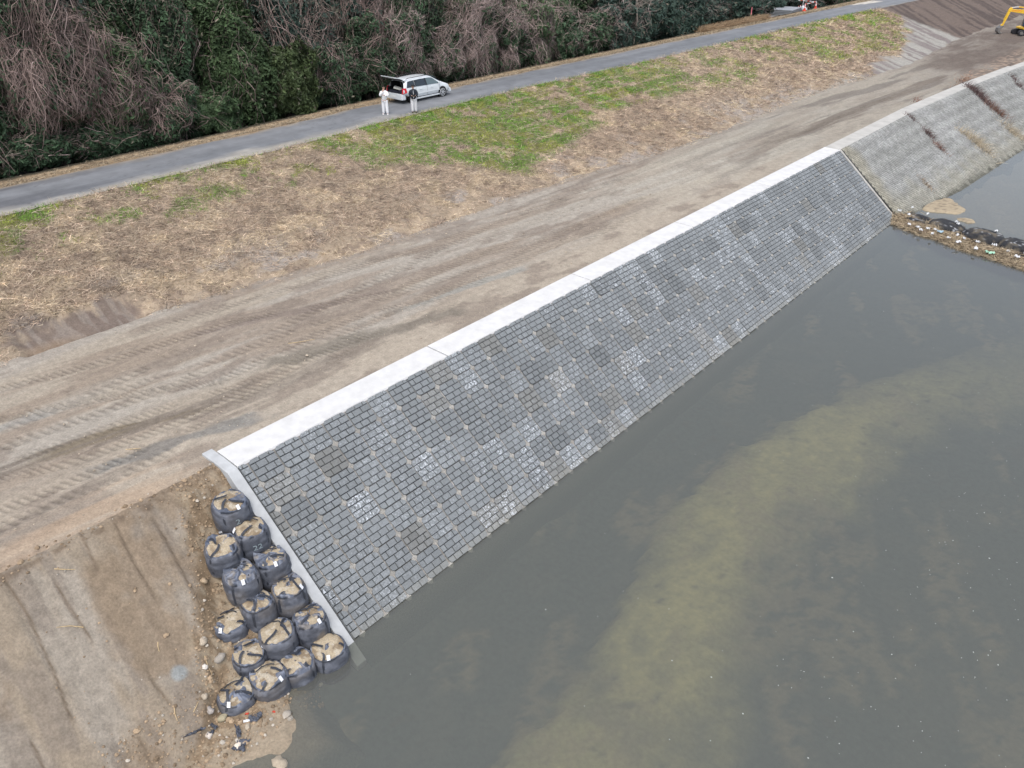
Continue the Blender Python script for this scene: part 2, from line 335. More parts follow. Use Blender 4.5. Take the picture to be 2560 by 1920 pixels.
# road -------------------------------------------------------------
rx = np.linspace(0, 1, 50); ry = steps((-60, 0, 1), (0, 120, .15), (120, 600, 2))
U, Y = np.meshgrid(rx, ry, indexing='ij')
wl = (fbm(Y * .8, Y * 0, 4, 201) - .5) * .35; wh = (fbm(Y * .8, Y * 0 + 5, 4, 203) - .5) * .35
X = (loX(Y) + wl) * (1 - U) + (hiX(Y) + wh) * U
Z = ZR + .035 * (1 - (2 * U - 1) ** 2) + (fbm(X, Y * .5, 2, 205) - .5) * .02 - .035 * (ss(.02, 0, U) + ss(.98, 1, U))
c = np.zeros(X.shape + (3,)) + np.array((.160, .170, .182))
c = mix(c, (.205, .214, .226), ss(.4, .65, fbm(X * .6, Y * .12, 4, 207)) * .7)
c = mix(c, (.115, .12, .13), ss(.52, .7, fbm(X * 1.2, Y * .1, 4, 209)) * ss(28, 16, Y) * .9)
c = mix(c, (.36, .34, .30), ss(.30, .04, U + (fbm(X * 1.5, Y * .4, 4, 211) - .5) * .35) * ss(45, 22, Y))
c = mix(c, (.29, .25, .20), ss(.84, 1.0, U + (fbm(X * 1.5, Y * .5, 4, 213) - .5) * .3) * .8)
c = mix(c, (.27, .24, .20), ss(.05, 0, U + (fbm(X * 2, Y * 2, 3, 215) - .5) * .1) * .7)
c = mix(c, (.50, .47, .41), ss(.52, .6, fbm(X * .9, Y * .3, 3, 217)) * ss(119, 121, Y) * ss(131, 128, Y) * ss(.5, .7, U))
for (px_, py_, ww, hh) in [(-40.6, 41.5, .25, .5), (-40.9, 44.5, .18, 1.2), (-39.6, 45.6, .25, .5), (-41.2, 39.8, .3, .6), (-40.4, 61, .3, .5), (-40.8, 14, .5, 2.6)]:
    c = mix(c, (.15, .155, .165), .7 * ss(1, .6, np.hypot((X - px_) / ww, (Y - py_) / hh) + (fbm(X * 4, Y * 3, 3, 219) - .5)))
ck = np.abs(fbm(X * 1.6, Y * 1.1, 4, 221) - .5); c = mix(c, (.085, .088, .092), ss(.012, .004, ck) * .5 * ss(.45, .6, fbm(X * .5, Y * .2, 3, 223)))
wt = np.exp(-((U - .30) / .09) ** 2) + np.exp(-((U - .70) / .09) ** 2); c = c * (1 + .10 * (wt - .4))[..., None]
c = mix(c, (.30, .27, .22), ss(.62, .72, fbm(X * 2.5, Y * .9, 4, 225)) * .5 * (ss(.25, .05, U) + ss(.75, .95, U)))
M_road = vmat('asphalt', .88, 45, .88, 1.12, .3, .008, .25, 1.2)
npmesh('road', np.stack([X, Y, Z], -1).reshape(-1, 3), grid_faces(*X.shape), M_road, c.reshape(-1, 3), smooth=True)['kind'] = 'structure'

# riverbed ----------------------------------------------------------
bxs = steps((-14.6, 8, .14), (8, 40, 1), (40, 400, 12)); bys = steps((-80, 0, 4), (0, 64, .16), (64, 130, .5), (130, 700, 10))
X, Y = np.meshgrid(bxs, bys, indexing='ij')
bandc = np.interp(Y, [0, 8.4, 12, 16, 20, 26, 33, 42, 55, 700], [-5.5, -6.4, -6.2, -7.0, -8.0, -7.6, -6.0, -2.0, 2, 30]); bandw = np.interp(Y, [0, 12, 20, 33, 45, 60], [1.8, 2.0, 2.1, 2.3, 2.6, 2.6])
nb = fbm(X * .5, Y * .4, 5, 301); nf = fbm(X * 2.2, Y * 1.8, 4, 303)
ed = ss(1.7, .3, np.abs(X - bandc) / bandw + (nb - .5) * 1.6 + (nf - .5) * .35) * ss(50, 24, Y)
left_edge = ss(-.25, .25, (X - (bandc - bandw * .9)) + (nf - .5) * .9 + (nb - .5) * 1.2); ed = ed * left_edge
Z = -.75 + .35 * ed + (nb - .5) * .15 + .25 * ss(-12.2, -13.4, X)
streak = fbm((X * .8 + Y * .35), (Y * .25 - X * .12), 4, 307)
Z = Z + .1 * ss(.5, .8, streak)
sh = ss(.40, .62, fbm(X * .45, Y * .35, 3, 311) + .25 * np.exp(-((X + 11.2) ** 2 / 2.6 + (Y - 60.0) ** 2 / 5)) - .05)
shoal = np.exp(-((X + 11.4) ** 2 / 2.2 + (Y - 60.8) ** 2 / 2.2)) * 1.12 + .25 * (fbm(X * 1.6, Y * 1.6, 3, 315) - .5) + np.exp(-((X - bX(Y) - .4) ** 2 / .6)) * ss(58, 60, Y) * ss(66, 62, Y) * .8 + .9 * np.exp(-((X + 9.7) ** 2 / .9 + (Y - 58.9) ** 2 / .6))
Z = np.maximum(Z, -.9 + 1.22 * shoal + (nf - .5) * .42 + (fbm(X * 6, Y * 6, 2, 317) - .5) * .12)
Z = np.where(Y > 58, np.maximum(Z, -.34 + (nb - .5) * .2 + (streak - .5) * .7), Z)
Z = np.where(Y > 57.5, np.minimum(Z, .10), np.minimum(Z, -.18))
c = np.zeros(X.shape + (3,)) + np.array((.080, .098, .085))
fine = fbm(X * 3.5, Y * 3, 4, 321)
c = mix(c, (.46, .405, .20), ed * (.72 + .28 * ss(.3, .65, fine + (nb - .5) * .5))); c = mix(c, (.27, .225, .15), ss(.53, .68, streak) * .6 * ss(.3, .6, fine))
c = mix(c, (.12, .125, .10), ss(.54, .72, fbm(X * .9 + 4, Y * .7, 5, 323)) * .35)
c = mix(c, (.17, .17, .15), ss(-12.4, -13.4, X) * .7 * ss(6, 9, Y)); c = mix(c, (.30, .25, .17), ss(2.6, .2, np.hypot(X + 12.8, Y - 4.8)) * .8)
c = mix(c, (.09, .09, .07), ss(.66, .80, nf) * ss(.5, .6, nb) * .6)
c = mix(c, (.36, .30, .21), ss(-.25, 0, Z)); c = mix(c, (.22, .18, .13), ss(.55, .65, fbm(X * 5, Y * 5, 3, 319)) * ss(-.1, .02, Z) * .8); c = mix(c, (.36, .30, .24), ss(57, 60, Y) * .6 * ss(0, -.2, Z))
M_bed = vmat('river_silt', .9, 6, .8, 1.2, .5)
npmesh('riverbed', np.stack([X, Y, Z], -1).reshape(-1, 3), grid_faces(*X.shape), M_bed, c.reshape(-1, 3), smooth=True)['kind'] = 'structure'
# water --------------------------------------------------------------
m, n, b, out = new_mat('river_water'); n.nodes.remove(b)
tr = nd(n, 'ShaderNodeBsdfTransparent'); tr.inputs[0].default_value = (.80, .83, .76, 1)
df = nd(n, 'ShaderNodeBsdfDiffuse'); df.inputs[0].default_value = (.196, .202, .188, 1)
gl = nd(n, 'ShaderNodeBsdfGlossy', Roughness=.06); gl.inputs[0].default_value = (1, 1, 1, 1)
fr = nd(n, 'ShaderNodeFresnel', IOR=1.42); mx = nd(n, 'ShaderNodeMixShader'); mx.inputs[0].default_value = .40; mx2 = nd(n, 'ShaderNodeMixShader')
nz = noise_node(n, 1.4, 4, .6, None, (1, .5, 1)); bp = nd(n, 'ShaderNodeBump', Strength=.12, Distance=.03)
n.links.new(nz.outputs[0], bp.inputs['Height'])
for q in (gl, fr): n.links.new(bp.outputs[0], q.inputs['Normal'])
n.links.new(tr.outputs[0], mx.inputs[1]); n.links.new(df.outputs[0], mx.inputs[2])
n.links.new(fr.outputs[0], mx2.inputs[0]); n.links.new(mx.outputs[0], mx2.inputs[1]); n.links.new(gl.outputs[0], mx2.inputs[2]); n.links.new(mx2.outputs[0], out.inputs[0])
wv = [(-14.8, -80, 0), (400, -80, 0), (400, 700, 0), (-14.8, 700, 0)]
npmesh('water', wv, np.array([[0, 1, 2, 3]]), m)['kind'] = 'structure'

# ---------------------------------------------------------------- block revetment
def poly_blocks(polys, org, eu, ev, en, cols, h0, hs, inset):
    """polys: list of (n,2) arrays in (u,v); lifted along en; returns V, F lists, C"""
    V = []; F = {}; Cc = []; o = 0
    for p, cc, h in zip(polys, cols, hs):
        p = np.asarray(p, float); n = len(p); ctr = p.mean(0); dirn = p - ctr; ln = np.linalg.norm(dirn, axis=1, keepdims=True)
        q = p - dirn / ln * inset
        tilt = h[1] * (q[:, 1] - ctr[1]) + h[2] * (q[:, 0] - ctr[0])
        V.append(np.concatenate([np.c_[p, np.full(n, h0)], np.c_[q, h[0] + tilt]]))
        F.setdefault(n, []).append(o + np.arange(n, 2 * n)[None, :])
        i = np.arange(n); F.setdefault(4, []).append(o + np.stack([i, (i + 1) % n, (i + 1) % n + n, i + n], 1))
        Cc.append(np.tile(cc, (2 * n, 1))); o += 2 * n
    V = np.concatenate(V); P = org(V[:, 0], V[:, 1]) + V[:, 2:3] * en
    return P, [np.concatenate(f) for f in F.values()], np.concatenate(Cc)
S_L = math.hypot(4.75, 3.9); DN = np.array([4.75 / S_L, 0, -3.9 / S_L]); NN = np.array([3.9 / S_L, 0, 4.75 / S_L])
def org_new(u, v): return np.c_[-18.25 + v * DN[0], u, 3.9 + v * DN[2]]
PU, PV, RH = .915, .888, .222
rows_b = {0: (0, .42, .78, 1), 1: (0, .22, .60, 1), 2: (0, .42, .78, 1), 3: (0, .28, .62, 1)}
polys, cols, hs_ = [], [], []; spots = []; joints = []
ncol = int(round((55.85 - 8.95) / PU)); PU = (55.85 - 8.95) / ncol
for ci in range(-1, ncol):
    u0 = 8.95 + ci * PU
    for ri in range(-1, 8):
        v0 = .83 + (ri) * PV - 0.0
        pr = random.Random(ci * 7919 + ri * 104729 + 5); pr.random(); ph = pr.uniform(0, .03) + .02 * (pr.random() < .15); tone = pr.gauss(1.02, .05) * (.88 if pr.random() < .10 else 1)
        warm = pr.random() < .05; wh = (.85 * pr.random() if pr.random() < .38 else .25 * pr.random())
        for r in range(4):
            bs = rows_b[r]
            for k in range(3):
                a, b2 = u0 + bs[k] * PU, u0 + bs[k + 1] * PU; g = .009
                ra, rb = (.020 if k == 0 else g), (.020 if k == 2 else g)
                va, vb = v0 + r * RH, v0 + (r + 1) * RH; va += (.014 if r == 0 else .008); vb -= (.014 if r == 3 else .008)
                a2, b3 = a + ra, b2 - rb
                if vb > 6.32: continue
                if va < .02:
                    if vb < .1: continue
                    va = max(va, .02)
                a2 = max(a2, 8.66); b3 = min(b3, 55.86)
                if b3 - a2 < .05 or vb - va < .05: continue
                e = .10
                p = [(a2, va), (b3, va), (b3, vb), (a2, vb)]
                if r == 0 and k == 0: p = [(a2, va + e), (a2 + e, va), (b3, va), (b3, vb), (a2, vb)]
                if r == 0 and k == 2: p = [(a2, va), (b3 - e, va), (b3, va + e), (b3, vb), (a2, vb)]
                if r == 3 and k == 0: p = [(a2, va), (b3, va), (b3, vb), (a2 + e, vb), (a2 + .03, vb - .03), (a2, vb - e)]
                if r == 3 and k == 2: p = [(a2, va), (b3, va), (b3, vb - e), (b3 - .03, vb - .03), (b3 - e, vb), (a2, vb)]
                s = tone * pr.gauss(1, .05); base = np.array((.188, .203, .210)) if not warm else np.array((.185, .190, .184))
                base = base * s; wl_ = ss(5.6, 6.1, va); base = base * (1 - wl_ * .35) + np.array((.17, .165, .14)) * wl_ * .6
                polys.append(np.array(p)); cols.append(np.r_[base, min(1, wh * (1.4 if k == 1 else .9) * pr.uniform(.3, 1.4))]); hs_.append((.035 + ph + pr.uniform(-.004, .004), pr.uniform(.01, .06), pr.gauss(0, .01)))
        if ri >= 0 and ci >= 0: spots.append((u0, v0))
        joints.append((u0, v0))
P, F, Cc = poly_blocks(polys, org_new, None, None, NN, cols, 0.0, hs_, .014)
m, n, b, out = new_mat('block_concrete')
a = nd(n, 'ShaderNodeVertexColor', layer_name='Col'); x = noise_node(n, 30, 5); c1 = mulmix(n, a.outputs[0], x.outputs[0], .78, 1.22)
y = noise_node(n, 14, 6, .75); mr = nd(n, 'ShaderNodeMapRange'); mr.inputs[1].default_value = .50; mr.inputs[2].default_value = .60; n.links.new(y.outputs[0], mr.inputs[0])
mu = nd(n, 'ShaderNodeMath', operation='MULTIPLY', use_clamp=True); n.links.new(mr.outputs[0], mu.inputs[0]); n.links.new(a.outputs['Alpha'], mu.inputs[1])
mc = nd(n, 'ShaderNodeMix', data_type='RGBA'); n.links.new(mu.outputs[0], mc.inputs[0]); n.links.new(c1, mc.inputs[6]); mc.inputs[7].default_value = (.62, .66, .70, 1)
n.links.new(mc.outputs[2], b.inputs['Base Color']); b.inputs['Roughness'].default_value = .9; b.inputs['Specular IOR Level'].default_value = .25; bump(n, b, x.outputs[0], .5, .01)
M_block = m
M_mortar = vmat('mortar', .95, 25, .7, 1.3, .5)
rev = thing('block_revetment', 'new revetment of dark grey rectangular blocks below the bright white coping', 'revetment', (0, 0, 0))
npmesh('block_facing', P, F, M_block, Cc, rev)
# backing slab and sandy fill at the panel joints and corners
uu = steps((8.62, 55.9, .08)); vv = steps((0, 7.7, .08)); U, V_ = np.meshgrid(uu, vv, indexing='ij')
Pb = org_new(U.ravel(), V_.ravel()); du = np.abs((U - 8.95) / PU - np.round((U - 8.95) / PU)) * PU; dv = np.abs((V_ - .83) / PV - np.round((V_ - .83) / PV)) * PV
cb = np.zeros(U.shape + (3,)) + np.array((.085, .09, .092)); 
cb = mix(cb, (.30, .28, .25), ss(.05, .03, du) * ss(.15, .4, fbm(U * 2, V_ * 1.5, 3, 411))); cb = mix(cb, (.11, .095, .075), ss(.05, .03, dv) * .5); cb = mix(cb, (.13, .14, .12), ss(6.2, 6.3, V_)); cb = mix(cb, (.080, .098, .085), ss(6.35, 6.9, V_))
npmesh('mortar_bed', Pb + NN * -.0, grid_faces(*U.shape), M_mortar, cb.reshape(-1, 3), rev)
pl2, cl2, hh2 = [], [], []
for (u0, v0) in spots:
    if not (8.8 < u0 < 55.6 and .5 < v0 < 6.2): continue
    r = .112; pl2.append(np.array([(u0 - r, v0 - .03), (u0 - .03, v0 - r), (u0 + .03, v0 - r), (u0 + r, v0 - .03), (u0 + r, v0 + .03), (u0 + .03, v0 + r), (u0 - .03, v0 + r), (u0 - r, v0 + .03)]))
    cl2.append(np.array((.30, .29, .265)) * random.uniform(.8, 1.3)); hh2.append((.012, 0, 0))
for (u0, v0) in joints:                                   # pale sand washed into the joints between panels
    if not (8.9 < u0 < 55.7 and v0 > .5): continue
    if v0 > 6.1: continue
    for q in range(4):
        if random.random() < .8:
            l = random.uniform(.08, .2); vv0 = v0 + q * .22 + random.uniform(0, .05)
            if vv0 + l > 6.25: continue
            pl2.append(np.array([(u0 - .018, vv0), (u0 + .018, vv0), (u0 + .016, vv0 + l), (u0 - .014, vv0 + l)])); cl2.append(np.array((.34, .315, .28)) * random.uniform(.7, 1.2)); hh2.append((random.uniform(.012, .034), 0, 0))
P, F, Cc = poly_blocks(pl2, org_new, None, None, NN, cl2, -.01, hh2, .006)
npmesh('joint_fill', P, F, M_mortar, Cc, rev)
M_white = pmat('fresh_concrete', (.60, .60, .59), .85, 0, 2.2, .12, .15)
M_conc = pmat('grey_concrete', (.44, .455, .46), .9, 0, 2.5, .16, .3)
M_conc2 = pmat('weathered_concrete', (.45, .44, .41), .9, 0, 1.2, .16, .3)
for k, (a, b2) in enumerate(zip([8.62, 17.5, 26.6, 35.7, 45.0], [17.49, 26.59, 35.69, 44.99, 56.0])):
    mb = MB(); mb.prism([(-19.32, 3.3), (-19.32, 3.955), (-18.24, 3.935), (-18.20, 3.87), (-18.35, 3.3)], a + .022, b2 - .022); mb.build('coping', M_white, rev, bevel=.012)
def ew(t0, t1): return [(-19.62, 3.2), (-19.55, 3.93 + t1), (-18.80, 3.93 + t1), (-18.15, 3.88 + t1), (-12.95, -.42 + t1), (-12.95, -1.5), (-13.4, -1.2)]
mb = MB(); mb.prism(ew(0, .03), 8.27, 8.61); mb.build('end_wall', M_conc, rev, bevel=.015)
mb = MB(); mb.prism([(-19.32, 3.3), (-19.32, 3.95), (-18.28, 3.95), (-12.0, -1.25), (-12.2, -1.8), (-18.5, 3.2)], 56.0, 56.22); mb.build('end_wall', M_conc2, rev, bevel=.01)
mb = MB(); mb.prism([(-13.62, .16), (-13.45, .19), (-12.9, -.30), (-13.1, -.8)], 8.62, 55.98); 
# older revetment beyond it
def org_old(u, v):
    cx, bx = cX(u) + .03, bX(u); L = np.hypot(bx - cx, 3.9); return np.c_[cx + (bx - cx) * v / L, u, 3.92 - 3.92 * v / L]
NO = np.array([.60, 0, .80])
old = thing('old_revetment', 'older pale grey revetment of small rough blocks with weeds in its joints', 'revetment', (0, 0, 0))
polys, cols, hs_ = [], [], []
bw, bh = .30, .36
for j in range(int(9.2 / (bh * .5))):
    for i in range(int((150 - 56.3) / bw)):
        u = 56.37 + (i + (j % 2) * .5) * bw; v = .1 + j * bh * .5
        if u > 110 and (i + j) % 3: continue
        pr = rng.random(3)
        polys.append(np.array([(u, v - bh * .46), (u + bw * .34, v - .03), (u + bw * .34, v + .05), (u + .03, v + bh * .44), (u - .03, v + bh * .44), (u - bw * .34, v + .05), (u - bw * .34, v - .03)]))
        cols.append((1 + (pr[0] - .5) * .3) * (1.0 + .10 * math.cos(j * 1.05))); hs_.append((.045 + pr[1] * .02, .10, (pr[2] - .5) * .2))
ctr = np.array([p.mean(0) for p in polys]); s = np.array(cols)[:, None]
u_, v_ = ctr[:, 0], ctr[:, 1]; v_ = v_ / np.hypot(bX(u_) - cX(u_), 3.9) * 6.15
cc = np.zeros((len(ctr), 3)) + np.array((.285, .29, .28)); cc = mix(cc, (.325, .33, .32), ss(.4, .7, fbm(u_ * .15, v_ * .9, 3, 421)))
cc = mix(cc, (.23, .235, .22), ss(.5, .65, fbm(u_ * .35, v_ * .5, 4, 423)) * .5); cc = mix(cc, (.28, .265, .21), ss(1.6, .2, u_ - 56.3 - fbm(v_ * 1.3, v_ * 0, 2, 425)) * .8)
cc = mix(cc, (.27, .26, .21), ss(3.5, 5.8, v_ + (fbm(u_, v_, 3, 427) - .5) * 2) * .7); cc = mix(cc, (.085, .085, .07), ss(5.8, 6.2, v_ + (fbm(u_ * 2, v_, 3, 429) - .5) * .6 - ss(66, 60, u_) * -.0) * .8)
cols = list(cc * s)
P, F, Cc = poly_blocks(polys, org_old, None, None, NO, cols, 0, hs_, .03)
M_old = vmat('old_block', .95, 9, .8, 1.2, .5)
npmesh('block_facing', P, F, M_old, Cc, old)
uu = steps((56.2, 150, .4), (150, 500, 10)); vv = np.linspace(0, 10, 60); U, V_ = np.meshgrid(uu, vv, indexing='ij')
cb = np.zeros(U.shape + (3,)) + np.array((.08, .083, .078)); cb = mix(cb, (.09, .09, .075), ss(3.5, 6, V_))
npmesh('mortar_bed', org_old(U.ravel(), V_.ravel()) + NO * -.005, grid_faces(*U.shape), M_mortar, cb.reshape(-1, 3), old)
for a, b2 in [(56.24, 72.4), (72.4, 87.2), (87.2, 101.5), (101.5, 118), (118, 160), (160, 260)]:
    mb = MB(); V = []
    for y in (a + .02, b2 - .02):
        cx = float(cX(y)); wd = 1.05 if a < 100 else .8
        V += [(cx - wd, y, 3.3), (cx - wd, y, 3.955), (cx + .03, y, 3.95), (cx - .03, y, 3.4)]
    mb.add(V, [(0, 1, 2, 3), (7, 6, 5, 4), (0, 4, 5, 1), (1, 5, 6, 2), (2, 6, 7, 3)]); mb.build('coping', M_conc2, old, bevel=.01)
# ---------------------------------------------------------------- tonne bags of soil stepped down beside the end wall
def fabric_mat():
    m, n, b, o = new_mat('woven_sack')
    a = nd(n, 'ShaderNodeVertexColor', layer_name='Col'); x = noise_node(n, 9, 4); c = mulmix(n, a.outputs[0], x.outputs[0], .75, 1.3)
    n.links.new(c, b.inputs['Base Color']); b.inputs['Roughness'].default_value = .6; b.inputs['Specular IOR Level'].default_value = .4
    y = noise_node(n, 14, 4, .6, None, (1, 1, 3.2)); bump(n, b, y.outputs[0], .6, .03); return m
M_sack = fabric_mat()
M_fill = vmat('sandy_fill', .95, 30, .75, 1.25, .9, .03, .15)
M_strap = pmat('black_strap', (.035, .040, .052), .5, 0, 20, .3)
M_tag = pmat('white_tag', (.80, .82, .85), .6, 0, 5, .03)
M_mark = pmat('chalk_mark', (.30, .36, .38), .9, 0, 30, .3)
SACK = np.array((.062, .073, .098)); SACK_L = np.array((.17, .19, .235)); SOIL = np.array((.44, .37, .265))
def sack(x, y, zt, r, h, tilt, seed, cover, lab, mark=None, slump=0.0, slabs=4, brown=0.0, rot=None, tagang=None):
    rg = np.random.default_rng(seed)
    tagq = [-.35, .5, 2.3, -1.0, .1, 2.9, -.6, 1.1, -1.4, .3, -.9, .0, -1.8, 2.6, -.2][seed % 15]
    t = thing('soil_sack', lab, 'sack', (x, y, zt - h), 0, 'black soil sacks stepped down the slope beside the end wall')
    rot = rg.uniform(0, 6.28) if rot is None else rot
    nT = 72; th = np.linspace(0, 2 * np.pi, nT, endpoint=False)
    sq = 1 + .035 * np.cos(4 * (th - rot)) + .03 * (vn(th * 1.3, th * 0, seed) - .5)
    # side
    ks = np.linspace(0, 1, 22)
    rad = np.interp(ks, [0, .06, .25, .6, .85, .95, 1], [.86, .96, 1.03, 1.05, 1.02, .97, .90])
    T, K = np.meshgrid(th, ks, indexing='ij')
    Rr = r * np.interp(K, ks, rad) * sq[:, None]
    cx_, cy_ = np.cos(T), np.sin(T)
    Rr = Rr + .030 * (vn3(cx_ * 1.5, cy_ * 1.5, K * 7, seed) - .5) + .024 * (vn3(cx_ * 5, cy_ * 5, K * 5, seed + 1) - .5)
    for q in range(4):                                                   # straps pull the fabric in
        d = np.abs((T - rot - q * np.pi / 2 + np.pi) % (2 * np.pi) - np.pi); Rr = Rr - .022 * np.exp(-(d / .10) ** 2) * ss(0, .9, K)
    dx, dy = math.cos(tilt[1]), math.sin(tilt[1])
    def tz(X, Y, Z): return Z + (X * dx + Y * dy) * tilt[0] * np.clip(Z / h, 0, 1.3) - slump * ss(0, r, X * dx + Y * dy) * np.clip(Z / h, 0, 1)
    Xs, Ys = Rr * cx_, Rr * cy_; Zs = tz(Xs, Ys, K * h * .93)
    c = np.zeros(T.shape + (3,)) + SACK; c = mix(c, SACK_L, ss(.45, .7, vn3(cx_ * 2.2, cy_ * 2.2, K * 9, seed + 3)) * .5)
    dust = ss(.5, .75, vn3(cx_ * 1.2, cy_ * 1.2, K * 2, seed + 4)) * (.25 + brown) + ss(.25, 0, K) * .5; c = mix(c, (.24, .20, .15), np.clip(dust + .12, 0, .9) * .7)
    V = [np.stack([Xs, Ys, Zs], -1).reshape(-1, 3)]; nk = len(ks)
    i = np.arange(nT)[:, None] * nk + np.arange(nk - 1)[None, :]; j = ((np.arange(nT) + 1) % nT)[:, None] * nk + np.arange(nk - 1)[None, :]
    F = [np.stack([i, j, j + 1, i + 1], -1).reshape(-1, 4)]; CC = [c.reshape(-1, 3)]
    # gathered fabric over the top, lying partly over / partly under the fill
    kr = np.linspace(1, 0.04, 20); T2, K2 = np.meshgrid(th, kr, indexing='ij')
    Rt = r * .90 * sq[:, None] * K2; Xt, Yt = Rt * np.cos(T2), Rt * np.sin(T2)
    nz = fbm(Xt * 3.4 / r * .5 + seed, Yt * 3.4 / r * .5, 3, seed + 5); fold = vn(T2 * 5.5, K2 * 2.0, seed + 6) * (vn(T2 * 11, K2 * 3, seed + 7))
    soilz = .96 * h + .085 * np.cos(K2 * 1.45) + .05 * (fbm(Xt * 4, Yt * 4, 3, seed + 8) - .5)
    diag = 0
    for q in range(4):
        d = np.abs(-Xt * math.sin(rot + q * np.pi / 2) + Yt * math.cos(rot + q * np.pi / 2)); al = Xt * math.cos(rot + q * np.pi / 2) + Yt * math.sin(rot + q * np.pi / 2)
        diag = np.maximum(diag, np.exp(-(d / (.07 + .10 * cover)) ** 2) * (al > -.02))
    soilz = soilz - .02 * diag
    fabz = .955 * h + .03 * (1 - K2) + .26 * (nz - .60 + .26 * cover) + .09 * (fold - .25) * (.3 + cover) + .035 * diag * (vn(T2 * 1.1, K2 * 0, seed + 12) > .35) + .07 * ss(.80, 1, K2) * (.2 + cover)
    fabz = np.where(K2 > .985, .93 * h, fabz)
    c2 = np.zeros(T2.shape + (3,)) + SACK * 1.5; c2 = mix(c2, SACK_L * 1.15, ss(.3, .6, fold + (nz - .5) * .6)); c2 = mix(c2, (.28, .235, .17), ss(.55, .75, fbm(Xt * 6, Yt * 6, 3, seed + 9)) * .45)
    o = sum(len(v) for v in V); V.append(np.stack([Xt, Yt, tz(Xt, Yt, fabz)], -1).reshape(-1, 3)); nk2 = len(kr)
    i = o + np.arange(nT)[:, None] * nk2 + np.arange(nk2 - 1)[None, :]; j = o + ((np.arange(nT) + 1) % nT)[:, None] * nk2 + np.arange(nk2 - 1)[None, :]
    F.append(np.stack([i, j, j + 1, i + 1], -1).reshape(-1, 4)); CC.append(c2.reshape(-1, 3))
    # join of side and top
    a_ = np.arange(nT) * nk + nk - 1; b_ = ((np.arange(nT) + 1) % nT) * nk + nk - 1; a2 = o + np.arange(nT) * nk2; b2 = o + ((np.arange(nT) + 1) % nT) * nk2
    F.append(np.stack([a_, b_, b2, a2], -1))
    npmesh('fabric_bag', np.concatenate(V), F, M_sack, np.concatenate(CC), t, smooth=True)
    cs = np.zeros(T2.shape + (3,)) + SOIL * rg.uniform(.85, 1.05); cs = mix(cs, SOIL * np.array((.62, .58, .55)), ss(.5, .7, fbm(Xt * 5 + seed, Yt * 5, 4, seed + 10))); cs = mix(cs, (.52, .47, .38), ss(.6, .72, fbm(Xt * 9 + seed, Yt * 9, 3, seed + 11)) * .7)
    V3 = np.stack([Xt, Yt, tz(Xt, Yt, np.where(K2 > .93, .86 * h, soilz + .02 * (fbm(Xt * 14, Yt * 14, 2, seed) - .5)))], -1).reshape(-1, 3)
    i = np.arange(nT)[:, None] * nk2 + np.arange(nk2 - 1)[None, :]; j = ((np.arange(nT) + 1) % nT)[:, None] * nk2 + np.arange(nk2 - 1)[None, :]
    npmesh('soil_fill', V3, np.stack([i, j, j + 1, i + 1], -1).reshape(-1, 4), M_fill, cs.reshape(-1, 3), t, smooth=True)
    # straps: up the side, over the rim and in towards the middle, then a slack loop
    for q in range(slabs):
        a = rot + q * np.pi / 2; ca, sa = math.cos(a), math.sin(a); pts = []
        for kk in np.linspace(.12, 1, 8): pts.append((r * np.interp(kk, ks, rad) * 1.0 + .004, kk * h * .93))
        for kk, zz in ([(.80, 1.03), (.6, 1.07), (.38, 1.10), (.15, 1.12)] if rg.random() < .5 else [(.82, 1.02), (.70, 1.07), (.62, 1.09)]): pts.append((r * kk, h * zz - .01))
        V = []; wv = .034
        for i_, (rr, zz) in enumerate(pts):
            wob = .11 * max(0, i_ - 7) / 3 * math.sin(seed * 1.7 + q * 2.3 + i_ * .5)
            for s_ in (-wv, wv):
                X = rr * ca - (s_ + wob) * sa; Y = rr * sa + (s_ + wob) * ca; V.append((X, Y, float(tz(X, Y, zz)) + .006))
        k = len(pts); V2 = [(p[0] * .985, p[1] * .985, p[2] - .006) for p in V]
        mb = MB(); F4 = []
        for i_ in range(k - 1): F4 += [(2 * i_, 2 * i_ + 1, 2 * i_ + 3, 2 * i_ + 2), (2 * k + 2 * i_ + 2, 2 * k + 2 * i_ + 3, 2 * k + 2 * i_ + 1, 2 * k + 2 * i_), (2 * i_, 2 * i_ + 2, 2 * k + 2 * i_ + 2, 2 * k + 2 * i_), (2 * i_ + 3, 2 * i_ + 1, 2 * k + 2 * i_ + 1, 2 * k + 2 * i_ + 3)]
        mb.add(V + V2, F4); mb.build('strap', M_strap, t)
    if rg.random() < .75:
        a0 = rot + rg.uniform(.3, 1.2); pts = []
        for k in range(9):
            u = k / 8; rr = r * .55 * (1 - .35 * math.sin(u * 3.14)); aa = a0 + u * rg.uniform(1.7, 2.3); X, Y = rr * math.cos(aa), rr * math.sin(aa); pts.append((X, Y, float(tz(X, Y, h * 1.06 + .05 * math.sin(u * 3.14)))))
        MB().tube(pts, .016, 5).build('drawstring', M_strap, t, smooth=True)
    ta = tagq if tagang is None else tagang; rr = r * .86; X, Y = rr * math.cos(ta), rr * math.sin(ta); Z = float(tz(X, Y, h * 1.0)) + .03
    u_ = Vector((-math.sin(ta), math.cos(ta), 0)); v_ = Vector((math.cos(ta) * .5, math.sin(ta) * .5, -.8)).normalized(); nn = u_.cross(v_); ctr = Vector((X, Y, Z))
    qs = [ctr + u_ * a * .045 + v_ * b * .075 for a, b in ((-1, -1), (1, -1), (1, 1), (-1, 1))]; V = [tuple(p) for p in qs] + [tuple(p + nn * -.006) for p in qs]
    MB().add(V, [(0, 1, 2, 3), (7, 6, 5, 4), (0, 4, 5, 1), (1, 5, 6, 2), (2, 6, 7, 3), (3, 7, 4, 0)]).build('paper_tag', M_tag, t)
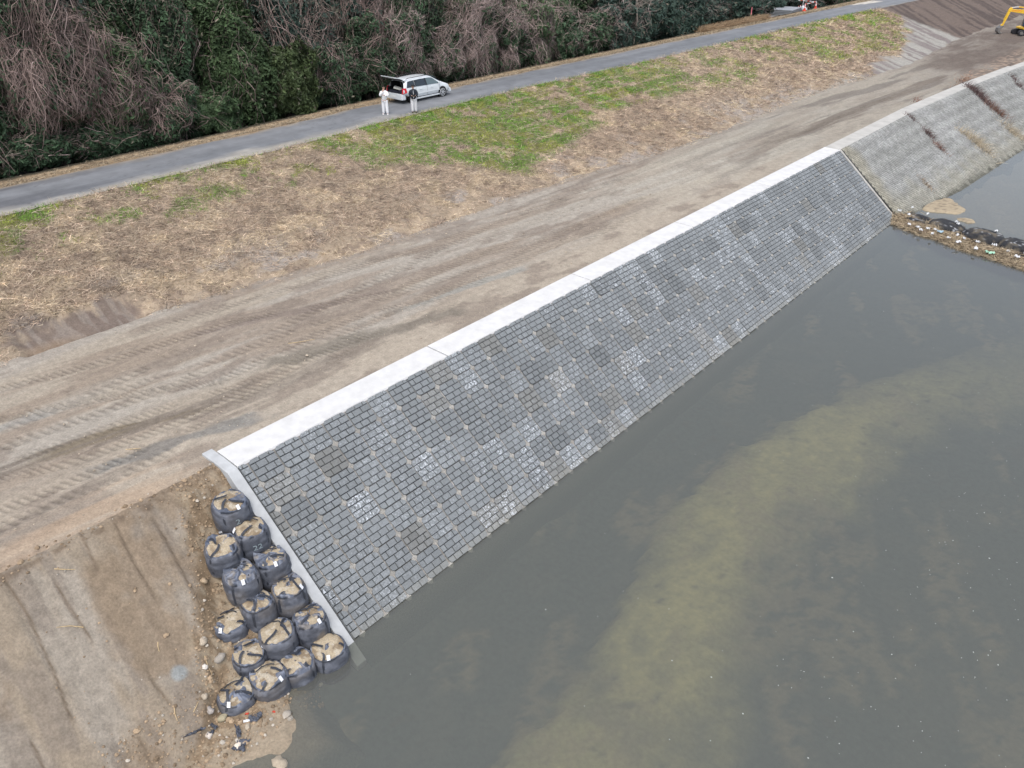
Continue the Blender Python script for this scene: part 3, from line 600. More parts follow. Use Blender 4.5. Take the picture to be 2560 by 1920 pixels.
    if mark:
        cu = bpy.data.curves.new('number_mark', 'FONT'); cu.body = mark; cu.size = .26; cu.extrude = .002; cu.align_x = 'CENTER'; cu.align_y = 'CENTER'
        tmp = bpy.data.objects.new('tmp_mark', cu); C.objects.link(tmp); dg = bpy.context.evaluated_depsgraph_get(); me = bpy.data.meshes.new_from_object(tmp.evaluated_get(dg)); bpy.data.objects.remove(tmp)
        me.materials.clear(); me.materials.append(M_mark); a = mark_a = -.25
        co = np.zeros(len(me.vertices) * 3); me.vertices.foreach_get('co', co); co = co.reshape(-1, 3)
        an = a + co[:, 0] / r; rr = r * 1.055 + .012 + co[:, 2]; Zm = h * .58 + co[:, 1]
        Vn_ = np.stack([rr * np.cos(an), rr * np.sin(an), Zm + (rr * np.cos(an) * dx + rr * np.sin(an) * dy) * tilt[0] * Zm / h], -1).astype(np.float32)
        me.vertices.foreach_set('co', Vn_.ravel()); me.update(); link('number_mark', me, t)
    return t
L = 'black soil sack '
S = [ # x, y, z top, r, h, (tilt, dir), seed, cover, label
 (-17.45, 7.82, 3.60, .52, .95, (.10, 3.1), 11, .62, L + 'topmost of all, half buried in earth, chalked 2', '2'),
 (-16.72, 7.88, 3.02, .50, .98, (-.06, 0), 12, .28, L + 'chalked 22, second from the top against the end wall', '22'),
 (-16.75, 6.98, 2.90, .50, .85, (.14, 3.3), 13, .60, L + 'leaning into the mud, uppermost of the outer row', None),
 (-15.98, 7.92, 2.28, .50, .98, (.04, 3), 14, .80, L + 'with crumpled cover, third from the top against the end wall', None),
 (-15.98, 6.96, 2.36, .49, .90, (.10, 3), 15, .85, L + 'almost covered by wrinkled fabric, between an upper leaning sack and the slope', None),
 (-15.17, 7.86, 1.72, .49, 1.0, (-.03, 0), 16, .42, L + 'with three bare soil patches, fourth from the top against the end wall', None),
 (-15.40, 6.98, 1.68, .47, .98, (.02, 3), 17, .30, L + 'with a big bare soil patch and one strap hanging loose', None),
 (-15.66, 6.18, 1.42, .50, .85, (.20, 3.3), 18, .15, L + 'sunk in rubble at the slope side, stones spilling behind it', None),
 (-14.36, 7.88, 1.06, .50, .98, (.0, 3), 19, .75, L + 'brown stained and crumpled, fifth from the top against the end wall', None),
 (-14.60, 6.96, 1.08, .52, .98, (-.02, 3), 20, .22, L + 'with a long curled strap across bare soil, beside the crumpled stained sack', None),
 (-13.52, 7.80, .52, .53, 1.1, (.02, 3), 21, .16, L + 'standing in the water against the foot of the end wall', None),
 (-14.72, 6.10, .86, .47, .92, (.10, 3.4), 22, .55, L + 'with tangled straps and a squat shape, above the lowest sacks', None),
 (-13.78, 6.92, .50, .51, 1.0, (.05, 2.6), 23, .30, L + 'standing in the water with a pale plank of dried mud on top', None),
 (-13.92, 6.12, .62, .53, .95, (.03, 3), 24, .30, L + 'at the water edge with a square loop of strap on its soil', None),
 (-14.16, 5.28, .58, .52, .80, (.22, 3.4), 25, .35, L + 'lowest and nearest, slumped open towards the mud', None)]
for s in S:
    sack(s[0], s[1], s[2] - .03, s[3], s[4], s[5], s[6], s[7] - .12, s[8], s[9], slump=.18 if s[6] in (18, 25) else 0, brown=.6 if s[6] in (16, 19, 22) else .0, rot=.55 + (s[6] * 37 % 10 - 5) * .05)

# ---------------------------------------------------------------- stones, clods, scraps by the sacks
def rock_mesh(name, r, m, seed, sq=(1, 1, .7), n=14):
    th = np.linspace(0, 2 * np.pi, n, endpoint=False); ph = np.linspace(0.12, np.pi - .12, 7); T, P_ = np.meshgrid(th, ph, indexing='ij')
    x, y, z = np.sin(P_) * np.cos(T), np.sin(P_) * np.sin(T), np.cos(P_); d = 1 + .8 * (vn3(x * 1.6 + 5, y * 1.6, z * 1.6, seed) - .5) + .4 * (vn3(x * 4, y * 4, z * 4, seed + 1) - .5)
    return np.stack([x * d * sq[0] * r, y * d * sq[1] * r, z * d * sq[2] * r], -1).reshape(-1, 3), n, len(ph)
def rock_faces(n, k, o=0):
    i = np.arange(n)[:, None] * k + np.arange(k - 1)[None, :]; j = ((np.arange(n) + 1) % n)[:, None] * k + np.arange(k - 1)[None, :]
    F = [o + np.stack([i, j, j + 1, i + 1], -1).reshape(-1, 4)]
    return F, [o + (np.arange(n) * k)[::-1][None, :], o + (np.arange(n) * k + k - 1)[None, :]]
def rock(name, x, y, r, col, lab, cat, group, seed, sq=(1, 1, .7), z=None, m=None):
    V, n, k = rock_mesh(name, r, None, seed, sq); F, caps = rock_faces(n, k); z0 = gz(x, y) if z is None else z
    o = npmesh(name, V, F + caps, m or M_rock, np.tile(col, (len(V), 1)), None, smooth=True); o.location = (x, y, z0 + r * sq[2] * .45); o.rotation_euler = (0, 0, seed); tag(o, lab, cat, group); return o
M_rock = vmat('stone', .9, 25, .8, 1.2, .5)
pale = (.42, .36, .28); grey = (.33, .30, .26); tanc = (.40, .31, .21)
for k, (x, y, r, c_, lab) in enumerate([
    (-13.02, 4.55, .10, (.70, .62, .52), 'white angular stone lying on wet sand near the frame bottom'),
    (-15.40, 5.32, .13, pale, 'pale stone on the mud left of the lowest sack'), (-14.95, 5.0, .09, (.62, .58, .52), 'small white stone beside the rim of the slumped sack'),
    (-15.02, 5.45, .16, grey, 'large mud-coated stone behind the slumped sack'), (-14.45, 4.62, .10, pale, 'oval pebble on the mud below the slumped sack'),
    (-14.20, 4.55, .12, (.36, .33, .30), 'grey cobble just under the slumped sack'), (-13.9, 4.7, .13, (.36, .32, .22), 'mossy rounded stone embedded in sand beneath the slumped sack'),
    (-12.86, 5.88, .12, (.42, .38, .32), 'grey stone at the waterline below the strap-looped sack'), (-13.78, 4.22, .10, (.55, .5, .44), 'pair-sized white stone beside a bent black scrap'),
    (-14.38, 5.68, .12, (.42, .34, .23), 'round clod wedged between the tangled and strap-looped sacks'), (-13.25, 5.0, .09, pale, 'small tan stone inside a loop of black scrap'),
    (-16.6, 6.2, .12, tanc, 'brown clod at the edge of the rubble halfway up the slope')]):
    rock('stone', x, y, r, c_, lab, 'stone', 'loose stones around the soil sacks', 300 + k, (1, .8, .6))
rock('stone', -11.90, 4.98, .21, (.40, .34, .26), 'big tan rock breaking the water surface at the bottom edge', 'stone', None, 333, (1.1, .8, .6), z=-.10)
# loose gravel and clods, uncountable
def gravel(name, pts, label, cols, rs):
    V = []; F4 = []; F5 = []; CC = []; o = 0
    base, n, k = rock_mesh('', 1, None, 3, (1, 1, .75), 6); fs, cp = rock_faces(n, k)
    for i, (x, y, z) in enumerate(pts):
        r = rs[i]; a = i * 1.7; ca, sa = math.cos(a), math.sin(a); sx = .7 + .6 * ((i * .37) % 1)
        B = base * (r * sx, r, r * .8); V.append(np.stack([B[:, 0] * ca - B[:, 1] * sa + x, B[:, 0] * sa + B[:, 1] * ca + y, B[:, 2] + z + r * .25], -1)); F4.append(fs[0] + o); F5 += [cp[0] + o, cp[1] + o]; CC.append(np.tile(cols[i], (len(B), 1))); o += len(B)
    ob = npmesh(name, np.concatenate(V), [np.concatenate(F4), np.concatenate(F5)], M_rock, np.concatenate(CC), smooth=False); tag(ob, label, None, None, 'stuff'); return ob
pts = []; rs = []; cs = []
while len(pts) < 3600:
    x = rng.uniform(-19.2, -12.7); y = rng.uniform(2.0, 8.3)
    dl = abs(y - (5.4 + (x + 19) * -.02)); w_ = (y > float(np.interp(x, [-18.5, -17, -16, -15, -14, -13], [6.8, 6.1, 5.4, 4.8, 4.1, 2.6]))) * .9 * (x > -18.9) + .22 * math.exp(-((x + 18.8) / .3) ** 2) + .02 + .6 * (x > -14.8) * (y < 5.6)
    if rng.random() > w_: continue
    pts.append((x, y, 0)); rs.append(float(np.clip(rng.lognormal(-3.95, .55), .008, .075)))
    q = rng.random(); cs.append(np.array((.30, .225, .15)) * rng.uniform(.6, 1.4) if q < .93 else np.array((.44, .40, .34)) * rng.uniform(.7, 1.2))
for _ in range(1500):
    x = rng.uniform(-29.5, -19.5); y = rng.uniform(2, 40) ** 1.0; pts.append((x, y, 0)); rs.append(float(np.clip(rng.lognormal(-4.3, .5), .006, .05))); cs.append(np.array((.33, .28, .22)) * rng.uniform(.6, 1.5))
A_ = np.array(pts); zz = ground_z(A_[:, 0], A_[:, 1], False)[0]; pts = [(a[0], a[1], z) for a, z in zip(A_, zz)]
gravel('gravel', pts, 'loose gravel and clods strewn over the bare earth', cs, rs)
# torn sack scraps
M_scrap = pmat('torn_sack', (.075, .085, .11), .5, 0, 12, .4, .4)
def scrap(x, y, sx, sy, rot, seed, lab, z=None, m=None, cat='plastic scrap', name='plastic_scrap', hgt=.12, group='torn scraps of black sack on the sand'):
    u = np.linspace(-1, 1, 14); U, W = np.meshgrid(u, u, indexing='ij'); k = 1 - .45 * vn(np.arctan2(W, U) * 2.2 + 9, U * 0, seed)
    X, Y = U * sx * k, W * sy * k; ca, sa = math.cos(rot), math.sin(rot); xx, yy = X * ca - Y * sa, X * sa + Y * ca
    f = fbm(U * 3.2 + seed, W * 3.2, 4, seed); Z = hgt * np.abs(f - .5) * 3 + .012; V = np.stack([xx, yy, Z], -1).reshape(-1, 3); V2 = V - (0, 0, .006); n = len(V)
    F = grid_faces(14, 14); o = npmesh(name, np.concatenate([V, V2]), [F, F[:, ::-1] + n], m or M_scrap, None, None, smooth=True)
    o.location = (x, y, gz(x, y) if z is None else z); return tag(o, lab, cat, group)
scrap(-13.30, 5.28, .20, .13, 1.2, 51, 'diamond shaped scrap of black sack below the lowest sacks'); scrap(-13.32, 4.78, .20, .08, -.3, 52, 'narrow folded scrap of black sack on the sand')
scrap(-12.98, 4.62, .20, .17, .6, 53, 'crumpled lump of black sack half in wet sand'); scrap(-13.90, 4.42, .17, .05, .2, 54, 'bent black strip beside white stones')
scrap(-13.78, 4.30, .13, .06, -1.2, 55, 'short ragged black strip under the bent one'); scrap(-13.95, 3.95, .34, .025, 1.25, 56, 'long thin black strap lying on the mud')
M_red = pmat('red_plastic', (.55, .06, .03), .5); M_straw = pmat('dry_straw', (.50, .38, .22), .9, 0, 20, .3)
scrap(-13.55, 5.18, .06, .03, .9, 61, 'small red plastic bit beside the diamond shaped scrap', m=M_red, group=None, hgt=.04); scrap(-13.12, 5.70, .05, .03, .3, 62, 'small red plastic bit below the strap-looped sack', m=M_red, group=None, hgt=.04)
def stick(x, y, l, rot, lab, col=M_straw, r=.014, z=None, name='stick', group='pale sticks lying on bare earth'):
    z0 = gz(x, y) if z is None else z; p = [(0, 0, .01), (l * .5 * math.cos(rot), l * .5 * math.sin(rot), .03), (l * math.cos(rot + .12), l * math.sin(rot + .12), .015)]
    a = gz(x + p[2][0], y + p[2][1]) - z0 if z is None else 0; p[1] = (p[1][0], p[1][1], p[1][2] + a * .5); p[2] = (p[2][0], p[2][1], p[2][2] + a)
    o = MB().tube(p, [r, r * .8, r * .5], 6).build(name, col); o.location = (x, y, z0); return tag(o, lab, 'stick', group)
MB().tube([(0, 0, 0), (.12, 0, 0), (.17, 0, 0)], [.035, .035, .012], 10).build('plastic_bottle', pmat('white_plastic', (.75, .76, .78), .4), smooth=True)
o = bpy.data.objects['plastic_bottle']; o.location = (-13.42, 5.0, gz(-13.42, 5.0) + .04); o.rotation_euler = (0, 0, .9); tag(o, 'small white plastic bottle among the black scraps', 'bottle')
for a in [(-15.15, 5.15, .35, -.35, 'straight pale stick left of the slumped sack'), (-14.3, 4.2, .25, 1.9, 'short stick on the mud below the slumped sack'), (-14.6, 3.9, .28, -.5, 'forked pale stick at the foot of the scraped slope'),
          (-18.35, 3.35, .45, .9, 'bent straw near the top of the scraped slope'), (-17.0, 3.2, .55, -2.2, 'long curved twig halfway down the scraped slope'), (-15.9, 4.4, .2, -.6, 'short splinter on the scraped slope right side'),
          (-21.6, 6.9, .45, .7, 'straight pale straw on the tracked berm near the coping'), (-23.5, 14.2, 1.0, .95, 'long white strip of wood lying on the tracked berm')]:
    stick(*a)

# ---------------------------------------------------------------- debris line across the river
M_net = vmat('black_net', .7, 14, .6, 1.6, 1.0, .06, .4)
def netbag(x, y, lx, ly, h, rot, seed, lab):
    th = np.linspace(0, 2 * np.pi, 40, endpoint=False); ph = np.linspace(.05, np.pi * .62, 16); T, P_ = np.meshgrid(th, ph, indexing='ij')
    X, Y, Z = np.sin(P_) * np.cos(T), np.sin(P_) * np.sin(T), np.cos(P_); s = lambda a: np.sign(a) * np.abs(a) ** .7
    d = 1 + .14 * (vn3(X * 2, Y * 2, Z * 2, seed) - .5) + .12 * (vn3(X * 7, Y * 7, Z * 7, seed + 1) - .5)
    X, Y, Z = s(X) * lx * d, s(Y) * ly * d, s(Z) * h * d; c = np.zeros(X.shape + (3,)) + np.array((.022, .023, .026)); c = mix(c, (.13, .11, .08), ss(.5, .7, fbm(X * 3, Y * 3, 3, seed)) * .8); c = mix(c, (.30, .31, .32), ss(.70, .76, fbm(X * 6, Y * 6, 3, seed + 2)))
    k = len(ph); i = np.arange(40)[:, None] * k + np.arange(k - 1)[None, :]; j = ((np.arange(40) + 1) % 40)[:, None] * k + np.arange(k - 1)[None, :]
    o = npmesh('net_bag', np.stack([X, Y, Z], -1).reshape(-1, 3), [np.stack([i, j, j + 1, i + 1], -1).reshape(-1, 4), (np.arange(40) * k)[::-1][None, :]], M_net, c.reshape(-1, 3), None, smooth=True)
    o.location = (x, y, .02); o.rotation_euler = (0, 0, rot); return tag(o, lab, 'net bag', 'black net bags of stones lined up across the river')
for k, (x, y, lx, ly, h, lab) in enumerate([(-12.3, 57.0, 1.0, .38, .30, 'thin low black net bag nearest the revetment on the far side'), (-12.2, 56.0, .95, .42, .30, 'flattened dark net bag sunk in debris by the wall'), (-10.4, 56.1, 1.15, .85, .52, 'first big black net bag, with white litter on top'),
        (-8.1, 55.7, 1.2, .95, .55, 'second big black net bag, smooth and brown-topped'), (-5.9, 55.2, 1.15, .90, .55, 'third big black net bag, with pale scraps on its back'), (-3.9, 54.7, 1.0, .9, .50, 'fourth black net bag, near the right picture edge'), (-2.1, 54.2, 1.1, .9, .5, 'last black net bag, cut by the right picture edge')]):
    netbag(x, y, lx, ly, h, -.22, 500 + k, lab)
# reed litter heaped against the bags
def ribbons(P0, D, Ln, Wd, Cc, bend, name, m, nseg=2, label=None, kind='stuff', parent=None):
    """tapering blades: root P0 (n,3), direction D, length, width, colour"""
    n = len(P0); D = D / np.linalg.norm(D, axis=1, keepdims=True); sd_ = np.cross(D, rng.normal(size=(n, 3))); sd_ /= np.linalg.norm(sd_, axis=1, keepdims=True)
    V = []; 
    for i in range(nseg + 1):
        t = i / nseg; p = P0 + D * (Ln * t)[:, None] + bend * (t * t * Ln)[:, None]; w_ = Wd * (1 - t * .85)
        V += [p - sd_ * w_[:, None] * .5, p + sd_ * w_[:, None] * .5]
    V = np.stack(V, 1); k = V.shape[1]; base = (np.arange(n) * k)[:, None]; F = []
    for i in range(nseg): F.append(base + np.array([2 * i, 2 * i + 1, 2 * i + 3, 2 * i + 2])[None, :])
    cc = np.repeat(Cc[:, None, :], k, 1); o = npmesh(name, V.reshape(-1, 3), np.concatenate(F), m, cc.reshape(-1, 3), parent); 
    if kind: o['kind'] = kind
    if label: o['label'] = label
    return o
M_blade = vmat('dry_grass', .9, 3, .85, 1.15, 0)
def front_y(x): return np.interp(x, [-13.9, -13, -11.3, -8.6, -6.2, -4.5, -2, 0], [55.0, 54.3, 53.8, 52.8, 52.1, 51.6, 51, 50.6])
n_ = 26000; x = rng.uniform(-14.0, -.5, n_); y = front_y(x) + .1 + np.abs(rng.normal(0, 1, n_)) * np.interp(x, [-14, -12, -8, 0], [1.2, .95, .75, .7]); y += (fbm(x * 1.5, x * 0, 3, 601) - .5) * .7
z = .02 + .30 * ss(0, 1.2, y - front_y(x)) * vn(x * 2, y * 2, 603) + .03
d = rng.normal(size=(n_, 3)) * (1, .8, .22); cc = np.where(rng.random(n_)[:, None] < .8, np.array((.44, .36, .25)), np.array((.17, .135, .10))) * rng.uniform(.6, 1.35, n_)[:, None]
ribbons(np.c_[x, y, z], d, rng.uniform(.1, .5, n_), rng.uniform(.02, .05, n_), cc, np.array((0, 0, -.1)), 'dry_reeds', M_blade, 2, 'brown dead reeds drifted against the black net bags')
xx = np.linspace(-14.1, -.3, 90); tt = np.linspace(0, 1, 10); U, W = np.meshgrid(xx, tt, indexing='ij'); Y = front_y(U) + W * np.interp(U, [-14, -12, -8, 0], [2.3, 2.6, 2.4, 2.2]) + (fbm(U * 1.5, U * 0, 3, 601) - .5) * .6
Z = -.06 + .22 * np.sin(W * 3.14) * (.4 + vn(U * 2, W * 4, 607)); c = mix(np.zeros(U.shape + (3,)) + np.array((.16, .115, .08)), (.30, .22, .15), ss(.4, .7, fbm(U * 3, Y * 3, 3, 609)))
tag(npmesh('reed_mat', np.stack([U, Y, Z], -1).reshape(-1, 3), grid_faces(90, 10), M_fill, c.reshape(-1, 3), smooth=True), 'matted brown debris under the reeds', None, None, 'stuff')
M_litter = [pmat('white_litter', (.78, .80, .82), .5), pmat('green_litter', (.35, .60, .45), .5), pmat('blue_litter', (.35, .5, .6), .5), pmat('pink_litter', (.7, .25, .3), .5)]
lit = [(-13.45, 56.0, .16, 0), (-13.0, 57.3, .12, 0), (-12.3, 54.6, .15, 0), (-11.7, 54.4, .17, 0), (-11.4, 54.0, .20, 0), (-11.1, 54.5, .14, 0), (-10.6, 53.7, .16, 0), (-9.6, 53.6, .13, 0), (-8.9, 53.2, .20, 0), (-8.8, 54.1, .12, 0), (-8.0, 54.0, .14, 0), (-7.8, 52.75, .20, 0), (-7.1, 54.1, .16, 0), (-6.2, 53.5, .15, 0), (-5.6, 52.9, .20, 0), (-5.3, 53.8, .16, 0), (-5.0, 53.4, .17, 0), (-4.4, 52.6, .13, 0), (-9.9, 56.1, .16, 0), (-9.7, 55.8, .12, 0), (-7.5, 55.9, .13, 0), (-5.2, 55.3, .14, 0), (-12.7, 55.6, .12, 0), (-11.8, 56.6, .13, 0), (-10.7, 54.6, .12, 0), (-9.3, 54.5, .13, 0)]
for k, (x, y, r, q) in enumerate(lit):
    scrap(x, y, r, r * .55, k * 1.3, 700 + k, 'small white litter caught in the debris line across the river', z=.30 + (.3 if y > 55 else 0), m=M_litter[0], cat='litter', name='litter', hgt=.16, group='white litter caught in the debris line')
scrap(-7.0, 52.85, .28, .2, .3, 741, 'pale green plastic sheet in the front of the debris line', z=.22, m=M_litter[1], cat='litter', name='litter', group=None); scrap(-3.9, 51.75, .55, .35, -.4, 742, 'mint green tarp scrap at the right end of the debris line', z=.2, m=M_litter[1], cat='litter', name='litter', group=None)
scrap(-10.3, 54.4, .22, .16, .3, 743, 'pale blue plastic near the first big net bag', z=.32, m=M_litter[2], cat='litter', name='litter', group=None); scrap(-13.95, 54.5, .22, .09, .7, 744, 'pink plastic scrap at the foot of the block revetment', z=.06, m=M_litter[3], cat='litter', name='litter', group=None)
# foam flecks on the water
n_ = 1500; x = rng.uniform(-12, 8, n_); y = rng.uniform(4, 48, n_); keep = rng.random(n_) < np.clip(.08 + .9 * ss(-7, 0, x - (y - 20) * .12), 0, 1) * ss(50, 28, y); x, y = x[keep], y[keep]; n_ = len(x)
r = np.clip(rng.lognormal(-4.8, .35, n_), .006, .018); a = rng.uniform(0, 3, n_); V = []
for q in range(5):
    t = q * 2 * np.pi / 5; V.append(np.stack([x + r * np.cos(t) * np.cos(a) * 1.6 - r * np.sin(t) * np.sin(a), y + r * np.cos(t) * np.sin(a) * 1.6 + r * np.sin(t) * np.cos(a), np.full(n_, .004)], -1))
V.append(np.stack([x, y, np.full(n_, .012)], -1)); V = np.stack(V, 1); b_ = (np.arange(n_) * 6)[:, None]
F = np.concatenate([b_ + np.array([q, (q + 1) % 5, 5])[None, :] for q in range(5)])
tag(npmesh('foam', V.reshape(-1, 3), F, pmat('foam', (.62, .66, .62), .7)), 'pale specks of foam floating on the river', None, None, 'stuff')

# ---------------------------------------------------------------- grass
n_ = 330000
Yg = np.concatenate([rng.uniform(0, 55, int(n_ * .66)), rng.uniform(55, 124, int(n_ * .34))]); lo, t = loX(Yg), toeX(Yg); k = rng.uniform(-.03, 1.03, n_); Xg = t + (lo - t) * k
keep = (rng.random(n_) < .25 + .75 * ss(.02, .22, k + (fbm(Xg * 1.2, Yg, 3, 801) - .5) * .5)) & ~((Yg > 7.1) & (Yg < 11.9) & (Xg > -31.3)) & (k + (fbm(Xg * .7, Yg * .5, 4, 145) - .5) * .35 > np.interp(Yg, [74, 88, 100, 110, 117, 122], [-1, .10, .20, .36, .60, .80]) ) & (Yg + (Xg + 27) * -.1 < 120)
Xg, Yg, k = Xg[keep], Yg[keep], k[keep]; n_ = len(Xg); Zg = ground_z(Xg, Yg, False)[0]
g = green_mask(Xg, Yg); isg = rng.random(n_) < np.clip(g * 1.05 - .05, 0, 1)
far = ss(30, 110, Yg); patch = fbm(Xg * 1.1, Yg * .9, 4, 131)
cs_ = np.where((patch > .58)[:, None], np.array((.55, .45, .32)), np.array((.46, .36, .275))) * rng.uniform(.5, 1.5, n_)[:, None]
cs_ = np.where((fbm(Xg * 2.1, Yg * 1.7, 4, 137) > .62)[:, None], cs_ * .78, cs_)
cg = np.where((fbm(Xg * 1.3, Yg * 1.1, 3, 141) > .52)[:, None], np.array((.29, .34, .065)), np.array((.17, .33, .045))) * rng.uniform(.5, 1.45, n_)[:, None]
cc = np.where(isg[:, None], cg, cs_) * (.55 + .95 * vn(Xg * 5.5 + 3, Yg * 5.5, 811) ** 1.2)[:, None] * (.8 + .45 * vn(Xg * 13, Yg * 13, 813))[:, None]
d = rng.normal(size=(n_, 3)); d[:, 2] = np.where(isg, np.abs(d[:, 2]) * .9 + .6, np.abs(d[:, 2]) * .35 + .12)
Ln = rng.uniform(.12, .42, n_) * np.where(isg, .6, 1) * (1 + .5 * far); Wd = rng.uniform(.014, .030, n_) * (1 + 1.2 * far)
ribbons(np.c_[Xg, Yg, Zg - .01], d, Ln, Wd, cc, np.array((.10, 0, -.25)), 'grass', M_blade, 2, 'dry straw coloured grass with green patches on the bank')
# longer pale stalks
n_ = 9000; Yg = rng.uniform(2, 75, n_); lo, t = loX(Yg), toeX(Yg); k = rng.uniform(.1, 1, n_) ** .8; Xg = t + (lo - t) * k; Zg = ground_z(Xg, Yg, False)[0]
d = rng.normal(size=(n_, 3)) * (1, 1, .15); d[:, 2] = np.abs(d[:, 2]) + .05
ribbons(np.c_[Xg, Yg, Zg + .03], d, rng.uniform(.3, .9, n_), rng.uniform(.014, .026, n_), np.array((.55, .46, .35)) * rng.uniform(.5, 1.2, n_)[:, None], np.array((0, 0, -.1)), 'dry_stalks', M_blade, 3, 'long pale dead stalks lying over the bank grass')
# verge between road and thicket
n_ = 42000; Yg = rng.uniform(-2, 135, n_); ed = hiX(Yg) + (fbm(Yg * .8, Yg * 0 + 5, 4, 203) - .5) * .35; Xg = ed - np.abs(rng.normal(0, .45, n_)) + .06; Zg = ground_z(Xg, Yg, False)[0]
d = rng.normal(size=(n_, 3)); d[:, 2] = np.abs(d[:, 2]) * .4 + .15; far = ss(30, 120, Yg)
ribbons(np.c_[Xg, Yg, Zg], d, rng.uniform(.10, .32, n_) * (1 + .5 * far), rng.uniform(.014, .026, n_) * (1 + far), np.array((.46, .38, .27)) * rng.uniform(.4, 1.2, n_)[:, None], np.array((0, 0, -.3)), 'verge_grass', M_blade, 2, 'dry straw verge between the road and the thicket')
# tall dry grass mass at the right end of the thicket
n_ = 9000; Yg = rng.uniform(82, 98, n_); Xg = -43.4 - np.abs(rng.normal(0, 1.0, n_)) - .2; Zg = ground_z(Xg, Yg, False)[0]; d = rng.normal(size=(n_, 3)) * .5 + (.15, 0, 1)
ribbons(np.c_[Xg, Yg, Zg], d, rng.uniform(.5, 1.3, n_), rng.uniform(.03, .05, n_), np.array((.42, .31, .20)) * rng.uniform(.6, 1.2, n_)[:, None], np.array((.2, 0, -.4)), 'reed_grass', M_blade, 3, 'tall dry grass at the far end of the thicket')
# weeds in the joints of the older revetment
def weed(x, y, z, r, n, col, lab, hgt, spread, group):
    P0 = np.c_[rng.normal(0, r[0], n), rng.normal(0, r[1], n), np.zeros(n)]; P0[:, 2] = -P0[:, 0] * .58
    d = rng.normal(size=(n, 3)) * spread + (.25, 0, 1); o = ribbons(P0, d, rng.uniform(.3, 1, n) * hgt, rng.uniform(.02, .045, n), np.array(col) * rng.uniform(.55, 1.4, n)[:, None], np.array((.1, 0, -.3)), 'weed_clump', M_blade, 3, None, None, None)
    o.location = (x, y, z); return tag(o, lab, 'weeds', group)
red = (.15, .10, .095); tan_ = (.50, .43, .32); G = 'weed clumps rooted in the old revetment joints'
for a in [(-17.1, 86.3, 3.6, (.5, .35), 420, red, 'dark reddish weeds at the top of the main joint, touching the coping', 1.1, .55), (-16.1, 86.1, 3.0, (.5, .3), 360, red, 'dark reddish weeds just below the top of the main joint', .9, .5), (-14.7, 85.8, 2.15, (.6, .35), 420, (.22, .13, .10), 'rust brown weeds halfway down the main joint', 1.1, .55), (-12.6, 84.2, .9, (.7, .4), 420, tan_, 'straw coloured weeds near the foot of the main joint', 1.0, .55),
          (-17.9, 70.4, 3.7, (.25, .22), 130, red, 'small reddish weed clump just under the coping', .6, .6), (-16.3, 70.1, 2.75, (.25, .22), 200, red, 'small dark reddish clump a third of the way down', .7, .6), (-15.1, 69.5, 1.98, (.35, .22), 200, (.25, .15, .12), 'rusty weed clump half way down the near joint', .7, .5),
          (-13.6, 75.9, 1.22, (.75, .40), 620, tan_, 'large straw coloured grass clump low on the revetment', 1.2, .6), (-15.1, 75.6, 2.1, (.25, .2), 110, tan_, 'small straw tuft above the large straw clump', .6, .6), (-13.9, 62.6, .97, (.45, .16), 160, (.38, .30, .22), 'thin brown weed line near the older wall foot', .5, .5),
          (-16.1, 97.2, 3.47, (.25, .2), 110, red, 'reddish weed speck high on the wall by the frame edge', .7, .6), (-15.2, 96.4, 2.9, (.35, .25), 140, red, 'reddish weed patch lower on the wall by the frame edge', .8, .6), (-19.2, 76.5, 3.9, (.2, .6), 130, (.28, .16, .12), 'low reddish weeds behind the old coping', .4, .7), (-18.9, 90, 3.9, (.25, 1.6), 260, (.36, .22, .15), 'low rusty weeds on the berm beside the far coping', .5, .8)]:
    weed(*a[:6], a[6], a[7], a[8], G)

# ---------------------------------------------------------------- thicket
M_leaf = None
m, n, b, out = new_mat('foliage')
a = nd(n, 'ShaderNodeVertexColor', layer_name='Col'); x = noise_node(n, 1.1, 3); c1 = mulmix(n, a.outputs[0], x.outputs[0], .75, 1.25); n.links.new(c1, b.inputs['Base Color']); b.inputs['Roughness'].default_value = .6; b.inputs['Specular IOR Level'].default_value = .25
M_leaf = m
M_bark = pmat('bark', (.13, .105, .085), .95, 0, 12, .3, .6)
M_vine = vmat('dead_vine', .95, 2, .9, 1.1, 0)
def crown_R(dx, dy, dz, seed, lump):
    return 1 + lump * (vn3(dx * 1.7 + 7, dy * 1.7, dz * 1.7, seed) - .5) * 1.5 + lump * .8 * (vn3(dx * 4.2, dy * 4.2, dz * 4.2, seed + 5) - .5)
def crown_pts(dx, dy, dz, s, ax, seed, lump, z0, h):
    """point on the crown skin for unit direction; box-ish so that it stands like a hedge of growth"""
    q = (np.abs(dx) ** 2.6 + np.abs(dy) ** 2.6 + np.abs(dz) ** 2.6) ** (-1 / 2.6)
    R = crown_R(dx, dy, dz, seed, lump) * q * s
    return np.stack([dx * R * ax[0], dy * R * ax[1], h * .52 + dz * R * ax[2]], -1)
def rdir(n, lowz=-.7):
    v = rng.normal(size=(n * 2, 3)); v /= np.linalg.norm(v, axis=1, keepdims=True); v = v[v[:, 2] > lowz][:n]; return v[:, 0], v[:, 1], v[:, 2]
